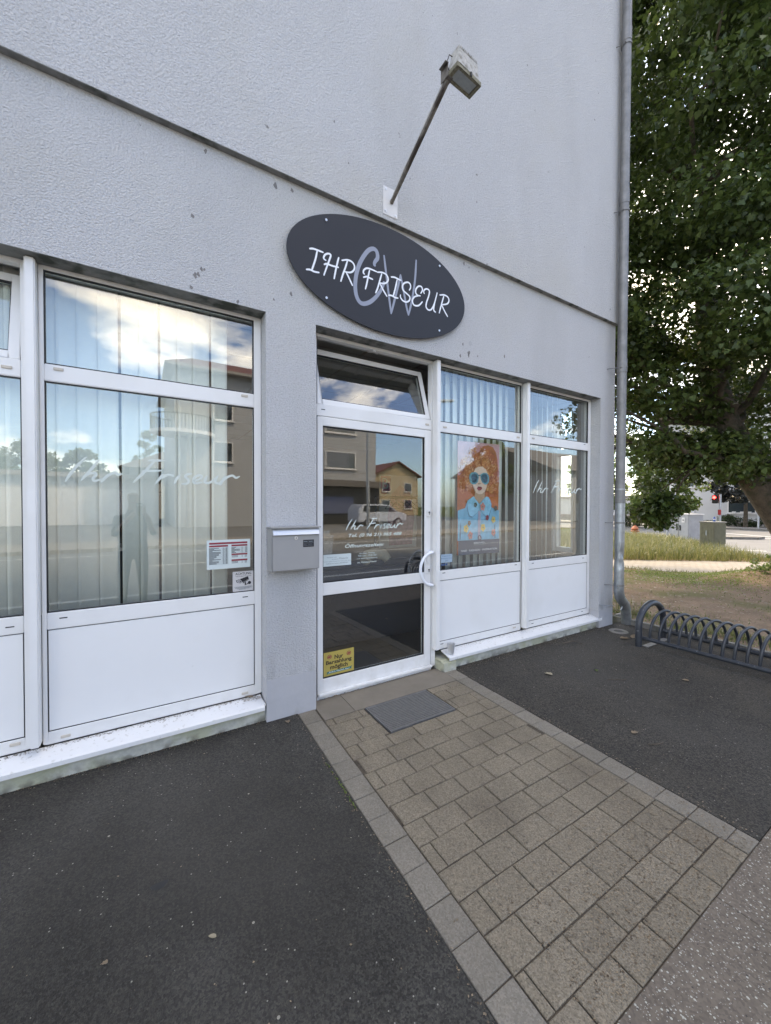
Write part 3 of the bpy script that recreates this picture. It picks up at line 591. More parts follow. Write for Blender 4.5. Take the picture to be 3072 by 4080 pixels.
# interior shell
g = MB(); g.box(-9, 4.90, .255, 6, -.1, .04, 1); g.box(-9, 4.90, 6, 6.2, 0, 3.2); g.box(-9.2, -9, .25, 6, 0, 3.2); g.box(4.895, 4.904, .74, 6, .04, 2.9); g.box(4.895, 4.904, .26, .42, .04, 2.9); g.box(4.895, 4.904, .42, .74, .04, .88)
g.box(-9, 4.90, .26, 6, 2.90, 3.0, 2); g.box(-9, 4.9, .2505, .2595, 2.83, 2.9)
for i in range(20): g.box(-8.8+i*.62, -8.775+i*.62, .27, 5.99, 2.894, 2.8995, 3)
for i in range(9): g.box(-8.99, 4.89, .5+i*.62, .525+i*.62, 2.8925, 2.8935, 3)
g.build('interior_shell', [roomw, roomf, ceil, roomw], B)

FY = .12                                             # face of the frames
def rail(m_, x0, x1, z0, z1, y0=FY, y1=.175): m_.box(x0, x1, y0, y1, z0, z1)
def bead(m_, x0, x1, z0, z1, d=.006, y0=FY+.006, y1=FY+.02):   # black gasket ring inside an opening
    m_.box(x0, x0+d, y0, y1, z0, z1); m_.box(x1-d, x1, y0, y1, z0, z1); m_.box(x0+d, x1-d, y0, y1, z0, z0+d); m_.box(x0+d, x1-d, y0, y1, z1-d, z1)
def bay(x0, x1, gx0, gx1, capx, open_sash=False, mull=None):
    f = MB()
    rail(f, x0, gx0, .16, HZ-.004); rail(f, gx1, x1, .16, HZ-.004)
    rail(f, gx0, gx1, 2.800, HZ-.004); rail(f, gx0, gx1, 2.19, 2.285); rail(f, gx0, gx1, .803, .897); rail(f, gx0, gx1, .16, .228)
    win = f.build('window', pvc, B, bevel=.004)
    q = MB(); bead(q, gx0, gx1, .897, 2.19)
    if not open_sash: bead(q, gx0, gx1, 2.285, 2.80, .007)
    d = .005
    q.box(gx0, gx0+d, FY+.004, FY+.012, .228, .803); q.box(gx1-d, gx1, FY+.004, FY+.012, .228, .803); q.box(gx0+d, gx1-d, FY+.004, FY+.012, .228, .228+d); q.box(gx0+d, gx1-d, FY+.004, FY+.012, .803-d*.6, .803)
    q.build('gasket', gask, win)
    MB().box(gx0+.004, gx1-.004, FY+.016, FY+.020, .90, 2.187).build('pane', glass, win)
    if not open_sash: MB().box(gx0+.004, gx1-.004, FY+.016, FY+.020, 2.288, 2.797).build('pane', glass, win)
    MB().box(gx0+d+.001, gx1-d-.001, FY+.003, FY+.03, .228+d+.001, .803-d).build('panel', panelm, win, bevel=.001, seg=1)
    for cx_, cz, kind_ in capx:
        c = MB()
        if kind_: c.box(cx_-.022, cx_+.022, FY-.006, FY, cz-.008, cz+.008); c.build('drain_cap', beige, win, bevel=.002, seg=1)
        else: c.box(cx_-.018, cx_+.018, FY-.0008, FY, cz-.003, cz+.003); c.build('drain_slot', darkslot, win)
    if mull:
        MB().box(mull[0], mull[1], .05, FY-.0005, .185, HZ-.006).build('mullion', pvc, win, bevel=.006)
    return win
def tilted_sash(parent, gx0, gx1, z0, z1, tilt, name='sash', y0=.128, fw=.045):
    """hopper window tipped inwards at the top"""
    f = MB(); q = MB(); p = MB(); H = z1-z0; th = .045
    def add(m_, xa, xb, za, zb, ya, yb, mi=0):
        n = len(m_.v); m_.box(xa, xb, ya, yb, za, zb, mi)
        for i in range(n, len(m_.v)):
            x, y_, z = m_.v[i]; yy, zz = y_-y0, z-z0
            m_.v[i] = (x, y0+yy*math.cos(tilt)+zz*math.sin(tilt), z0+zz*math.cos(tilt)-yy*math.sin(tilt))
    a, c = gx0+.006, gx1-.006
    add(f, a, a+fw, z0, z1, y0, y0+th); add(f, c-fw, c, z0, z1, y0, y0+th); add(f, a+fw, c-fw, z0, z0+fw, y0, y0+th); add(f, a+fw, c-fw, z1-fw, z1, y0, y0+th)
    s_ = f.build(name, pvc, parent, bevel=.004)
    for xa, xb, za, zb in ((a+fw, a+fw+.007, z0+fw, z1-fw), (c-fw-.007, c-fw, z0+fw, z1-fw), (a+fw+.007, c-fw-.007, z0+fw, z0+fw+.007), (a+fw+.007, c-fw-.007, z1-fw-.012, z1-fw)):
        add(q, xa, xb, za, zb, y0+.008, y0+.016)
    q2 = q; add(p, a+fw, c-fw, z0+fw, z1-fw, y0+.018, y0+.022)
    return s_, q2, p
# left bay (only its right edge is in view), middle bay, two right bays
w1 = bay(-1.70, -.5165, -1.66, -.543, [(-.60, 2.235, 1), (-.60, .845, 0), (-.585, .205, 1)], open_sash=True)
w2 = bay(-.4705, .7335, -.448, .684, [(-.385, 2.262, 1), (.62, 2.262, 1), (-.375, .862, 0), (.62, .862, 0), (-.37, .185, 1), (.615, .185, 1)], mull=(-.516, -.471))
w3 = bay(2.3205, 3.5065, 2.365, 3.498, [(2.425, 2.238, 1), (3.44, 2.238, 1), (2.42, .872, 0), (3.42, .872, 0), (2.40, .205, 0), (3.40, .200, 1)], mull=(2.275, 2.320))
w4 = bay(3.5535, 4.7915, 3.60, 4.737, [(3.69, 2.25, 1), (4.66, 2.262, 0), (3.70, .868, 0), (4.65, .862, 0), (3.70, .196, 0), (4.64, .20, 0)], mull=(3.507, 3.553))
s_, q_, p_ = tilted_sash(w1, -1.66, -.543, 2.287, 2.79, R(11)); q_.build('gasket', gask, w1); p_.build('pane', glass, w1)
# window on the side wall, seen through the right bay
X0, X1 = 4.93, 4.99
for wa, wb in ((.42, .74),):
    f = MB()
    for a, c in ((wa, wa+.05), (wb-.05, wb)): f.box(X0, X1, a, c, .88, 2.83)
    f.box(X0, X1, wa+.05, wb-.05, .88, .94); f.box(X0, X1, wa+.05, wb-.05, 2.19, 2.285); f.box(X0, X1, wa+.05, wb-.05, 2.79, 2.83)
    ws = f.build('window', pvc, B, bevel=.004); MB().box(4.955, 4.959, wa+.051, wb-.051, .941, 2.189).build('pane', glass, ws); MB().box(4.955, 4.959, wa+.051, wb-.051, 2.286, 2.789).build('pane', glass, ws)
# sills
def sill(x0, x1, nm='window_sill'):
    s_ = MB(); prof = [(.120, .150), (.0, .116), (-.006, .112), (-.006, .088), (.0, .088), (.0, .106), (.120, .140)]
    n = len(prof); s_.v = [(x0, a, c) for a, c in prof]+[(x1, a, c) for a, c in prof]
    s_.f = [tuple(range(n)), tuple(range(2*n-1, n-1, -1))]+[(i, i+n, (i+1) % n+n, (i+1) % n) for i in range(n)]; s_.m = [0]*len(s_.f)
    s_.box(x1-.002, x1+.004, -.004, .118, .118, .132)
    s_.build(nm, sillm, B)
sill(-9, .722); sill(2.388, 4.862)
# door: fixed frame with the tilted fanlight, leaf with two panes
f = MB()
f.box(1.0985, 1.150, FY, .175, .02, HZ-.004); f.box(2.267, 2.3195, FY, .175, .02, HZ-.004)
f.box(1.150, 2.267, FY, .175, 2.193, 2.285); f.box(1.150, 2.267, FY, .175, 2.800, HZ-.004)
f.box(1.150, 2.267, .11, .20, -.02, .022)
dw = f.build('door_frame', pvc, B, bevel=.004)
for cx_, k_ in ((1.205, 0), (2.215, 1)):
    c = MB()
    if k_: c.box(cx_-.02, cx_+.02, FY-.006, FY, 2.232, 2.248); c.build('drain_cap', beige, dw, bevel=.002, seg=1)
    else: c.box(cx_-.016, cx_+.016, FY-.0008, FY, 2.242, 2.248); c.build('drain_slot', darkslot, dw)
MB().box(1.15, 1.158, .124, .17, 2.285, 2.80).build('gasket', gask, dw)
s_, q_, p_ = tilted_sash(dw, 1.150, 2.267, 2.290, 2.785, R(17)); q_.build('gasket', gask, dw); p_.build('pane', glass, dw)
st = MB(); st.obox((1.66, .165, 2.800), (1, 0, 0), (0, 1, .25), (0, -.25, 1), .011, .055, .006); st.obox((1.70, .19, 2.81), (1, .5, 0), (-.5, 1, 0), (0, 0, 1), .05, .008, .004); st.build('stay_arm', whpaint, dw)
D = MB(); LX0, LX1 = 1.155, 2.262
D.box(LX0, 1.200, FY-.004, .17, .03, 2.188); D.box(2.190, LX1, FY-.004, .17, .03, 2.188)
D.box(1.200, 2.190, FY-.004, .17, 2.121, 2.188); D.box(1.200, 2.190, FY-.004, .17, .802, .898); D.box(1.200, 2.190, FY-.004, .17, .03, .147)
door = D.build('door', pvc, B, bevel=.003)
q = MB(); bead(q, 1.200, 2.190, .898, 2.121, .008); bead(q, 1.200, 2.190, .147, .802, .010); q.box(LX0-.0045, LX0-.0005, FY+.002, .16, .03, 2.188); q.box(LX1+.0005, LX1+.0045, FY+.002, .16, .03, 2.188); q.box(LX0, LX1, FY+.002, .16, 2.1885, 2.1925); q.build('gasket', gask, door)
MB().box(1.204, 2.186, FY+.016, FY+.020, .902, 2.117).build('pane', glass, door)
MB().box(1.204, 2.186, FY+.016, FY+.020, .151, .798).build('pane', glass, door)
MB().box(1.157, 2.262, .085, .1155, .026, .045).build('weather_bar', pvc, door, bevel=.004)
h_ = MB()
arc = [(2.225, .05, 1.075), (2.19, .045, 1.072)]
arc = []
for i in range(15):
    a = math.pi*(i/14); arc.append((2.232-.135*math.sin(a), .055, .935+.148*math.cos(a)))
h_.tube([(2.238, .115, 1.083)]+[(2.236, .06, 1.083)]+arc[0:]+[(2.236, .06, .787), (2.238, .115, .787)], .0135, 12)
h_.build('handle', white, door, smooth=True)
for z0, z1 in ((1.405, 1.47), (.885, .945)):
    l_ = MB(); l_.box(2.212, 2.245, .103, .1155, z0, z1); lk = l_.build('lock', pvc, door, bevel=.003)
    k_ = MB(); k_.disc((2.229, (z0+z1)/2+.006), .0075, .0985, .1025, 12); k_.box(2.2265, 2.2315, .0985, .1025, (z0+z1)/2-.016, (z0+z1)/2); k_.build('keyhole', darkslot, door)
MB().box(2.212, 2.242, .103, .1155, .975, 1.06).build('lock_cover', pvc, door, bevel=.003)

# lettering on the glass
def script(name, x, z, wd, parent, y=.1352, sw=.0075, hs=1.0):
    m_ = MB(); k_ = wd/.559
    for i, s_ in enumerate(SCRIPT): m_.ribbon([(x+p[0]*1e-4*k_, z+p[1]*1e-4*k_*hs) for p in s_], sw*k_, y-i*.00002, sub=4)
    return m_.build(name, frost, parent)
script('lettering', 1.407, 1.304, .559, door, sw=.0095)
script('lettering', -.365, 1.635, .955, w2, sw=.0085, hs=.95)
script('lettering', 3.716, 1.648, .915, w4, sw=.0085)
GT = .1352
text('lettering', 'Tel. (0 96 21) 965 488', 1.430, 1.238, GT, frost, door, width=.520, height=.036, shear=.25, bold=.02)
text('lettering', 'Öffnungszeiten:', 1.399, 1.152, GT, frost, door, width=.368, height=.043, shear=.2, bold=.02)
for s_, xx, zz, ww in (('Montag - Freitag', 1.533, 1.100, .143), ('9:00 Uhr - 17:30 Uhr', 1.517, 1.081, .178), ('und nach Vereinbarung', 1.506, 1.058, .197), ('Inh.: Christiane Wendel', 1.512, 1.027, .180)):
    text('lettering', s_, xx, zz, GT, frost, door, width=ww, height=.0145, bold=.012)

# ---------------------------------------------------------------- signs and paper on the glass
O = empty('oval_sign', (1.6955, -.03, 3.3052), 'large dark oval shop sign with white lettering and grey initials above the door', 'sign')
m_ = MB(); m_.disc((1.6955, 3.3052), .4215, -.034, -.026, 96, rx=.8255); m_.build('board', signdk, O, smooth=True, angle=50)
m_ = MB(); [m_.ribbon([(1.6955+p[0]*1e-4, 3.3052+p[1]*1e-4) for p in s_], (.032 if i == 0 else .019), -.0346-i*.0001, sub=8, taper=.7) for i, s_ in enumerate(SIGN_G)]; m_.build('initials', grey, O)
m_ = MB(); [m_.ribbon([(1.6955+p[0]*1e-4, 3.3052+p[1]*1e-4) for p in s_], .0135, -.0355-i*.00004, sub=8, taper=.75) for i, s_ in enumerate(SIGN_W)]; m_.build('lettering', white, O)
for x_, z_ in ((1.163, 3.582), (2.224, 3.588), (1.165, 3.020), (2.224, 3.030)):
    m_ = MB(); m_.disc((x_, z_), .009, -.040, -.0342, 12); m_.tube([(x_, -.026, z_), (x_, 0, z_)], .008, 8, cap=False); m_.build('screw', steel2, O)
# thin cable from soffit to sign
tag(MB().tube([(1.735, -.005, 3.775), (1.733, -.010, 3.74), (1.728, -.018, 3.70)], .0028, 6).build('cable_end', whpaint), 'short white cable end hanging from the ledge behind the oval sign', 'cable')

def plate(name, x0, x1, z0, z1, y, mt, label, cat, th=.002, r_=.006):
    o = empty(name, ((x0+x1)/2, y, z0), label, cat)
    poly = []
    for cx_, cz, a0 in ((x1-r_, z0+r_, -90), (x1-r_, z1-r_, 0), (x0+r_, z1-r_, 90), (x0+r_, z0+r_, 180)):
        for i in range(5): a = R(a0+i*22.5); poly.append((cx_+r_*math.cos(a), cz+r_*math.sin(a)))
    MB().prism(poly, y-th, y).build('board', mt, o); return o
# price list
P = plate('price_list', .375, .657, 1.069, 1.267, .1355, paperm, 'laminated price list with red header bars taped inside the large window', 'price list', r_=.002)
m_ = MB(); yy = .1330
for a, c, z0, z1 in ((.390, .638, 1.237, 1.250), (.390, .510, 1.219, 1.231), (.532, .638, 1.219, 1.231), (.532, .638, 1.158, 1.169), (.532, .638, 1.117, 1.129)): m_.box(a, c, yy, yy+.0003, z0, z1)
m_.build('header_bar', redp, P)
m_ = MB()
for i in range(16):
    z_ = 1.213-i*.0071; m_.box(.391, .391+rnd.choice((.02, .045, .03, .06, .072)), yy, yy+.0003, z_-.0030, z_); m_.box(.391, .510, yy, yy+.0002, z_-.0052, z_-.0046)
    m_.box(.479, .485, yy, yy+.0003, z_-.003, z_); m_.box(.494, .506, yy, yy+.0003, z_-.003, z_)
for i in range(6):
    z_ = 1.213-i*.0071; m_.box(.533, .533+rnd.choice((.02, .045, .03, .055)), yy, yy+.0003, z_-.0030, z_); m_.box(.532, .638, yy, yy+.0002, z_-.0052, z_-.0046); m_.box(.60, .605, yy, yy+.0003, z_-.003, z_); m_.box(.623, .635, yy, yy+.0003, z_-.003, z_)
for z_ in (1.155, 1.147, 1.114, 1.106): m_.box(.533, .575, yy, yy+.0003, z_-.003, z_); m_.box(.60, .605, yy, yy+.0003, z_-.003, z_); m_.box(.620, .635, yy, yy+.0003, z_-.003, z_)
for x_ in (.3905, .476, .490, .5095, .5325, .6375): m_.box(x_-.0004, x_+.0004, yy, yy+.0002, 1.098 if x_ < .52 else 1.172, 1.216)
m_.build('print', inkm, P)
# camera notice
P = plate('camera_notice', .539, .681, .903, 1.041, .1335, paper2, 'small white video surveillance warning plate with black camera picture in the window corner', 'sign')
text('lettering', 'ACHTUNG', .610, 1.017, .1312, inkm, P, width=.108, height=.0165, bold=.02, align='CENTER')
text('lettering', 'VIDEOÜBERWACHUNG', .610, 1.004, .1312, inkm, P, width=.106, height=.0085, align='CENTER')
m_ = MB(); C_ = lambda u, v: (.539+u*.142, .903+v*.138)
m_.prism([C_(.34, .62), C_(.72, .73), C_(.76, .60), C_(.47, .44)], .1306, .1312); m_.prism([C_(.15, .56), C_(.34, .62), C_(.30, .585), C_(.19, .55), C_(.24, .44), C_(.20, .44)], .1306, .1312)
m_.prism([C_(.47, .425), C_(.76, .585), C_(.76, .56), C_(.48, .385)], .1306, .1312); m_.prism([C_(.56, .42), C_(.62, .45), C_(.62, .30), C_(.56, .28)], .1306, .1312)
m_.prism([C_(.62, .33), C_(.78, .42), C_(.78, .36), C_(.62, .30)], .1306, .1312); m_.disc(C_(.79, .40), .011, .1306, .1312, 14)
for i in range(24):
    a = 2*math.pi*i/24; a2 = 2*math.pi*(i+1)/24; c_ = C_(.345, .49)
    for r0, r1 in ((.0125, .0105), (.0075, .0055)): m_.add([(c_[0]+r0*math.cos(a), .1308, c_[1]+r0*math.sin(a)), (c_[0]+r0*math.cos(a2), .1308, c_[1]+r0*math.sin(a2)), (c_[0]+r1*math.cos(a2), .1308, c_[1]+r1*math.sin(a2)), (c_[0]+r1*math.cos(a), .1308, c_[1]+r1*math.sin(a))], [(3, 2, 1, 0)])
m_.disc(C_(.355, .49), .0035, .1304, .1308, 10)
m_.build('camera_picture', inkm, P)
m_ = MB()
for i, (a, c) in enumerate(((.08, .93), (.14, .88), (.10, .95), (.2, .8), (.28, .6))): m_.box(.539+a*.142, .539+c*.142, .1308, .1312, .903+(.215-i*.033)*.138, .903+(.232-i*.033)*.138)
for u, v in ((.06, .93), (.93, .93), (.93, .06), (.07, .05)): m_.disc(C_(u, v), .0018, .1308, .1312, 8)
m_.build('print', greyink, P)
# yellow cash only card
P = plate('cash_only_card', 1.2125, 1.479, .154, .344, .1335, yel, 'yellow cash only card with brown lettering in the lower door pane', 'sign', r_=.002)
YT = .1312
text('lettering', 'Nur', 1.343, .281, YT, yeldk, P, width=.075, height=.034, bold=.035, align='CENTER')
text('lettering', 'Barzahlung', 1.345, .237, YT, yeldk, P, width=.226, height=.040, bold=.035, align='CENTER')
text('lettering', 'möglich', 1.345, .194, YT, yeldk, P, width=.156, height=.045, bold=.035, align='CENTER')
m_ = MB(); m_.prism([(1.236, .186), (1.250, .1905), (1.448, .1945), (1.461, .201), (1.455, .183), (1.459, .174), (1.445, .176), (1.250, .172), (1.236, .166), (1.243, .177)], YT, YT+.0004); m_.build('banner', greenp, P)
text('lettering', '„Einfach. Klassisch. Gut.“', 1.347, .1765, YT-.0004, white, P, width=.188, height=.0125, bold=.01, align='CENTER')
m_ = MB(); x0, x1, z0, z1 = 1.224, 1.467, .166, .332
for a in ((x0, x1, z0, z0+.0018), (x0, x1, z1-.0018, z1), (x0, x0+.0018, z0, z1), (x1-.0018, x1, z0, z1)): m_.box(a[0], a[1], YT+.0004, YT+.0007, a[2], a[3])
m_.build('border', yeldk, P)
for cx_ in (1.262, 1.432):
    m_ = MB()
    for i in range(20):
        a = 2*math.pi*i/20; a2 = 2*math.pi*(i+1)/20
        m_.add([(cx_+.020*math.cos(a), YT, .306+.017*math.sin(a)), (cx_+.020*math.cos(a2), YT, .306+.017*math.sin(a2)), (cx_+.015*math.cos(a2), YT, .306+.0125*math.sin(a2)), (cx_+.015*math.cos(a), YT, .306+.0125*math.sin(a))], [(3, 2, 1, 0)])
    m_.prism([(cx_-.012, .299), (cx_+.010, .299), (cx_+.012, .312), (cx_-.009, .312)], YT+.0002, YT+.0005)
    m_.build('no_card_symbol', redp, P)
# pale note on the door and blue membership sticker
P = plate('door_note', 1.2055, 1.453, 1.024, 1.116, .1335, paperm, 'pale green note card with a hairdresser saying on the left of the door pane', 'note', r_=.005)
for s_, xx, zz, ww, hh in (('Sei immer nett', 1.240, 1.090, .085, .008), ('zu deiner', 1.284, 1.074, .055, .0075), ('Sie kann ganz schnell für lange Zeit dein', 1.208, 1.056, .238, .0085), ('Selbstbewusstsein', 1.236, 1.040, .108, .0085)):
    text('lettering', s_, xx, zz, .1312, greyink, P, width=ww, height=hh)
text('lettering', 'Friseurin', 1.344, 1.074, .1312, greyink, P, width=.080, height=.016, shear=.35); text('lettering', 'zerstören', 1.348, 1.040, .1312, greyink, P, width=.078, height=.012, shear=.35)
stb = mat('sticker_blue', (.33, .46, .55), .5); sti = mat('sticker_ink', (.05, .12, .26), .6)
P = plate('membership_sticker', 2.392, 2.532, .966, 1.045, .1335, stb, 'light blue guild membership sticker low in the poster window', 'sticker', r_=.003)
for s_, zz, ww in (('Mitglied der', 1.020, .110), ('Friseurinnung', .998, .128), ('2009', .977, .04)): text('lettering', s_, 2.462, zz, .1312, sti, P, width=ww, height=.0145, align='CENTER')
m_ = MB(); [m_.box(2.397+i*.028, 2.417+i*.028, .1330, .1334, .938, .958) for i in range(3)]; tag(m_.build('small_stickers', sti), 'row of tiny dark square stickers below the blue membership sticker', 'sticker')

# ---------------------------------------------------------------- big poster behind the glass
PX, PZ, PY = 2.62, 1.016, .170
pc = {}
def pm(n, c, **k): pc[n] = mat('poster_'+n, c, .5, **k); return pc[n]
pm('bg', (.58, .15, .05), var=.25, vscale=5); pm('top', (.62, .32, .36), var=.25, vscale=4); pm('hair', (.46, .11, .04), var=.35, vscale=14); pm('h1', (.68, .25, .10)); pm('h2', (.32, .065, .025)); pm('h3', (.78, .40, .22)); pm('h4', (.55, .14, .05))
pm('skin', (.78, .56, .45), var=.05, vscale=10); pm('skin2', (.52, .31, .22)); pm('teal', (.09, .33, .40), var=.25, vscale=40); pm('teal2', (.02, .09, .15), var=.6, vscale=12); pm('lip', (.24, .015, .03)); pm('lip2', (.36, .03, .05))
pm('blue', (.15, .45, .62), var=.22, vscale=14); pm('blue2', (.22, .54, .70), var=.2, vscale=16); pm('bdk', (.06, .19, .30)); pm('zip', (.42, .36, .45)); pm('fy', (.75, .48, .10)); pm('fp', (.65, .25, .22)); pm('fc', (.25, .10, .04)); pm('leaf', (.07, .09, .06)); pm('band', (.055, .07, .115)); pm('mar', (.10, .01, .05))
PO = empty('salon_poster', (2.9, PY, PZ), 'tall advertising poster of a woman with orange curls and blue sunglasses in the window', 'poster')
Pt = lambda k_: [(PX+a*1e-4, PZ+c*1e-4) for a, c in POST[k_]]
lay = [0]
def pp(k_, m__, nm=None, poly=None):
    lay[0] += 1; y_ = PY-.0003*lay[0]; mbp.append((poly or Pt(k_), y_, m__))
mbp = []
fr = Pt('frame'); MB().prism(fr, PY, PY+.003).build('board', pc['bg'], PO)
pp(None, 'top', poly=[fr[0], fr[1], (fr[1][0], 1.74), (3.10, 1.80), (2.85, 1.82), (fr[0][0], 1.80)])
pp(None, 'h4', poly=[(2.626, 1.80), (2.80, 1.83), (3.2, 1.75), (3.2, 1.60), (2.63, 1.56)])
pp('hair', 'hair')
order = list(pc.keys()); mats_p = [pc[k_] for k_ in order]
A_ = MB()
def flush():
    for poly, y_, m__ in mbp: A_.prism(poly, y_, y_+.00025, order.index(m__))
    mbp.clear()
flush()
r2 = random.Random(3); hc = (PX+.29, PZ+.80)
def curl(cx_, cz, rad, m__, y_, wd):
    a0 = r2.uniform(0, 6.28); pts = [(cx_+rad*(1-.45*t_)*math.cos(a0+t_*5.2), cz+rad*(1-.45*t_)*math.sin(a0+t_*5.2)) for t_ in [q_/7 for q_ in range(8)]]
    A_.ribbon(pts, wd, y_, sub=2, mi=order.index(m__))
n_c = 0
while n_c < 560:
    a = r2.uniform(-.3, 3.45); rr = r2.uniform(.10, .33); x_ = hc[0]+rr*math.cos(a)*.92; z_ = PZ+.70+rr*math.sin(a)*1.15
    if x_ < PX+.03 or x_ > PX+.567 or z_ > 2.10: continue
    ly = PY-.003-n_c*.000006
    curl(x_, z_, r2.uniform(.010, .024), r2.choice(['h1', 'h2', 'h3', 'h4', 'h1', 'h4']), ly, r2.uniform(.004, .008)); n_c += 1
lay[0] = 20
for k_, m__ in (('neck', 'skin2'), ('face', 'skin')): pp(k_, m__)
pp(None, 'skin2', poly=[(PX+.2145, PZ+.69), (PX+.235, PZ+.655), (PX+.252, PZ+.62), (PX+.285, PZ+.6), (PX+.245, PZ+.615), (PX+.225, PZ+.645)])
for k_, m__ in (('jk', 'blue'), ('gl', 'teal'), ('gr', 'teal'), ('il', 'teal2'), ('ir', 'teal2'), ('br', 'teal2'), ('nose', 'skin2'), ('lipb', 'lip2'), ('lipt', 'lip')): pp(k_, m__)
dk = [(a-.006, c-.010) for a, c in Pt('cl')]; pp(None, 'bdk', poly=dk); dk = [(a+.004, c-.010) for a, c in Pt('cr')]; pp(None, 'bdk', poly=dk)
for k_, m__ in (('cl', 'blue2'), ('cr', 'blue2'), ('zip', 'zip')): pp(k_, m__)
pp(None, 'bdk', poly=[(2.650, 1.17), (2.662, 1.17), (2.672, 1.30), (2.660, 1.34)]); pp(None, 'bdk', poly=[(3.135, 1.17), (3.15, 1.17), (3.142, 1.32), (3.13, 1.30)])
def flower(i, rad, mc):
    cx_, cz = Pt('pts')[i]
    for q_ in range(5):
        a = q_*1.257+i; ex, ez = cx_+rad*.6*math.cos(a), cz+rad*.75*math.sin(a)
        pp(None, mc, poly=[(ex+rad*.42*math.cos(t_*.785), ez+rad*.5*math.sin(t_*.785)) for t_ in range(8)]); lay[0] -= .8
    lay[0] += 1; pp(None, 'fc', poly=[(cx_+rad*.2*math.cos(t_*1.05), cz+rad*.22*math.sin(t_*1.05)) for t_ in range(6)])
for i, rad, mc in ((0, .034, 'fy'), (1, .034, 'fy'), (2, .030, 'fy'), (3, .034, 'fp'), (4, .036, 'fp'), (5, .024, 'lip2'), (6, .032, 'fp'), (10, .022, 'leaf'), (11, .022, 'fc'), (12, .024, 'leaf')): flower(i, rad, mc)
pp('band', 'band'); cB = Pt('pts')[7]; pp(None, 'mar', poly=[(cB[0]+.0265*math.cos(t_*.3927), cB[1]+.026*math.sin(t_*.3927)) for t_ in range(16)])
flush(); A_.build('picture', mats_p, PO)
TP = PY-.0003*lay[0]-.0006
text('lettering', 'B', cB[0], cB[1]-.0145, TP, white, PO, width=.022, height=.029, align='CENTER')
text('lettering', 'BERRYWELL', 2.912, 1.122, TP, white, PO, width=.160, height=.018, align='CENTER', bold=-.005)
text('lettering', 'HAIR · FASHION · INSPIRATION', 2.91, 1.051, TP, white, PO, width=.50, height=.019, align='CENTER')
MB().box(2.83, 2.995, TP, TP+.0003, 1.110, 1.114).build('print', greyink, PO)

# ---------------------------------------------------------------- vertical blinds
def blind(xs_, y_, wd, ang, label, z0=.86, z1=2.86, jit=3, extra=None, twk=.012):
    o = empty('vertical_blind', ((xs_[0]+xs_[-1])/2, y_, z0), label, 'blind', 'vertical blinds behind the shop windows')
    m_ = MB()
    for i, x_ in enumerate(xs_):
        a = R(ang+rnd.uniform(-jit, jit)+(extra[i] if extra else 0)); ca, sa = math.cos(a), math.sin(a); tw = rnd.uniform(-twk, twk); sg = 5
        cols = []
        for k_ in range(sg+1):
            u = (k_/sg-.5)*wd; bow = .006*(1-(2*k_/sg-1)**2)
            cols.append((x_+u*ca-bow*sa, y_+u*sa+bow*ca))
        n = len(m_.v)
        for k_ in range(sg+1): m_.v.append((cols[k_][0]+tw, cols[k_][1], z0)); m_.v.append((cols[k_][0], cols[k_][1], z1))
        for k_ in range(sg): m_.f.append((n+2*k_, n+2*k_+2, n+2*k_+3, n+2*k_+1)); m_.m.append(0)
    s_ = m_.build('slats', blindm, o, smooth=True); sol = s_.modifiers.new('thickness', 'SOLIDIFY'); sol.thickness = .0008
    MB().box(xs_[0]-.08, xs_[-1]+.08, y_-.02, y_+.02, z1+.001, z1+.035).build('head_rail', whpaint, o)
    return o
blind([-1.62+i*.104 for i in range(11)], .27, .122, 9, 'pale vertical blind behind the leftmost window with the tilted top sash', jit=1.5)
blind([-.462, -.365, -.268, -.166, -.046, .052, .170, .268, .362, .480], .27, .104, 4, 'pale vertical blind with dark gaps behind the large window left of the door', jit=1.2, twk=.002)
blind([2.40+i*.094 for i in range(12)], .27, .104, 22, 'half open vertical blind hanging behind the poster', jit=4)
blind([3.58+i*.094 for i in range(9)], .27, .094, 34, 'half open vertical blind in the last window beside the corner', jit=6)
# ---------------------------------------------------------------- floodlight on its arm
FL = empty('floodlight', (1.71, -.05, 3.80), 'weathered outdoor floodlight on a long rusty arm above the oval sign', 'floodlight')
m_ = MB(); m_.box(1.640, 1.778, -.0495, -.0455, 3.808, 4.030); m_.build('mounting_plate', whpaint, FL, bevel=.0015)
for x_, z_ in ((1.664, 4.008), (1.662, 3.838), (1.756, 3.828), (1.755, 4.0)):
    m_ = MB(); m_.disc((x_, z_), .012, -.052, -.050, 14); m_.disc((x_, z_), .006, -.056, -.052, 6); m_.build('bolt', steel2, FL)
A0, A1 = Vector((1.715, -.050, 3.915)), Vector((1.712, -.735, 4.262)); ad = (A1-A0).normalized(); an = Vector((1, 0, 0)); au = an.cross(ad)
m_ = MB(); m_.obox((A0+A1)/2, an, ad, au, .0125, (A1-A0).length/2, .0125); m_.build('arm', rust, FL, bevel=.002)
m_ = MB(); m_.tube([A0+Vector((-.010, -.02, .016)), A0.lerp(A1, .3)+Vector((-.014, 0, .017)), A0.lerp(A1, .6)+Vector((-.011, 0, .019)), A0.lerp(A1, .97)+Vector((-.015, 0, .02)), (1.735, -.70, 4.33), (1.76, -.70, 4.40), (1.785, -.72, 4.41)], .0045, 8); m_.build('cable', whpaint, FL, smooth=True)
m_ = MB(); m_.box(1.690, 1.694, -.76, -.69, 4.262, 4.345); m_.box(1.694, 1.735, -.76, -.69, 4.262, 4.266); m_.box(1.667, 1.692, -.765, -.70, 4.335, 4.339); m_.build('bracket', rust, FL)
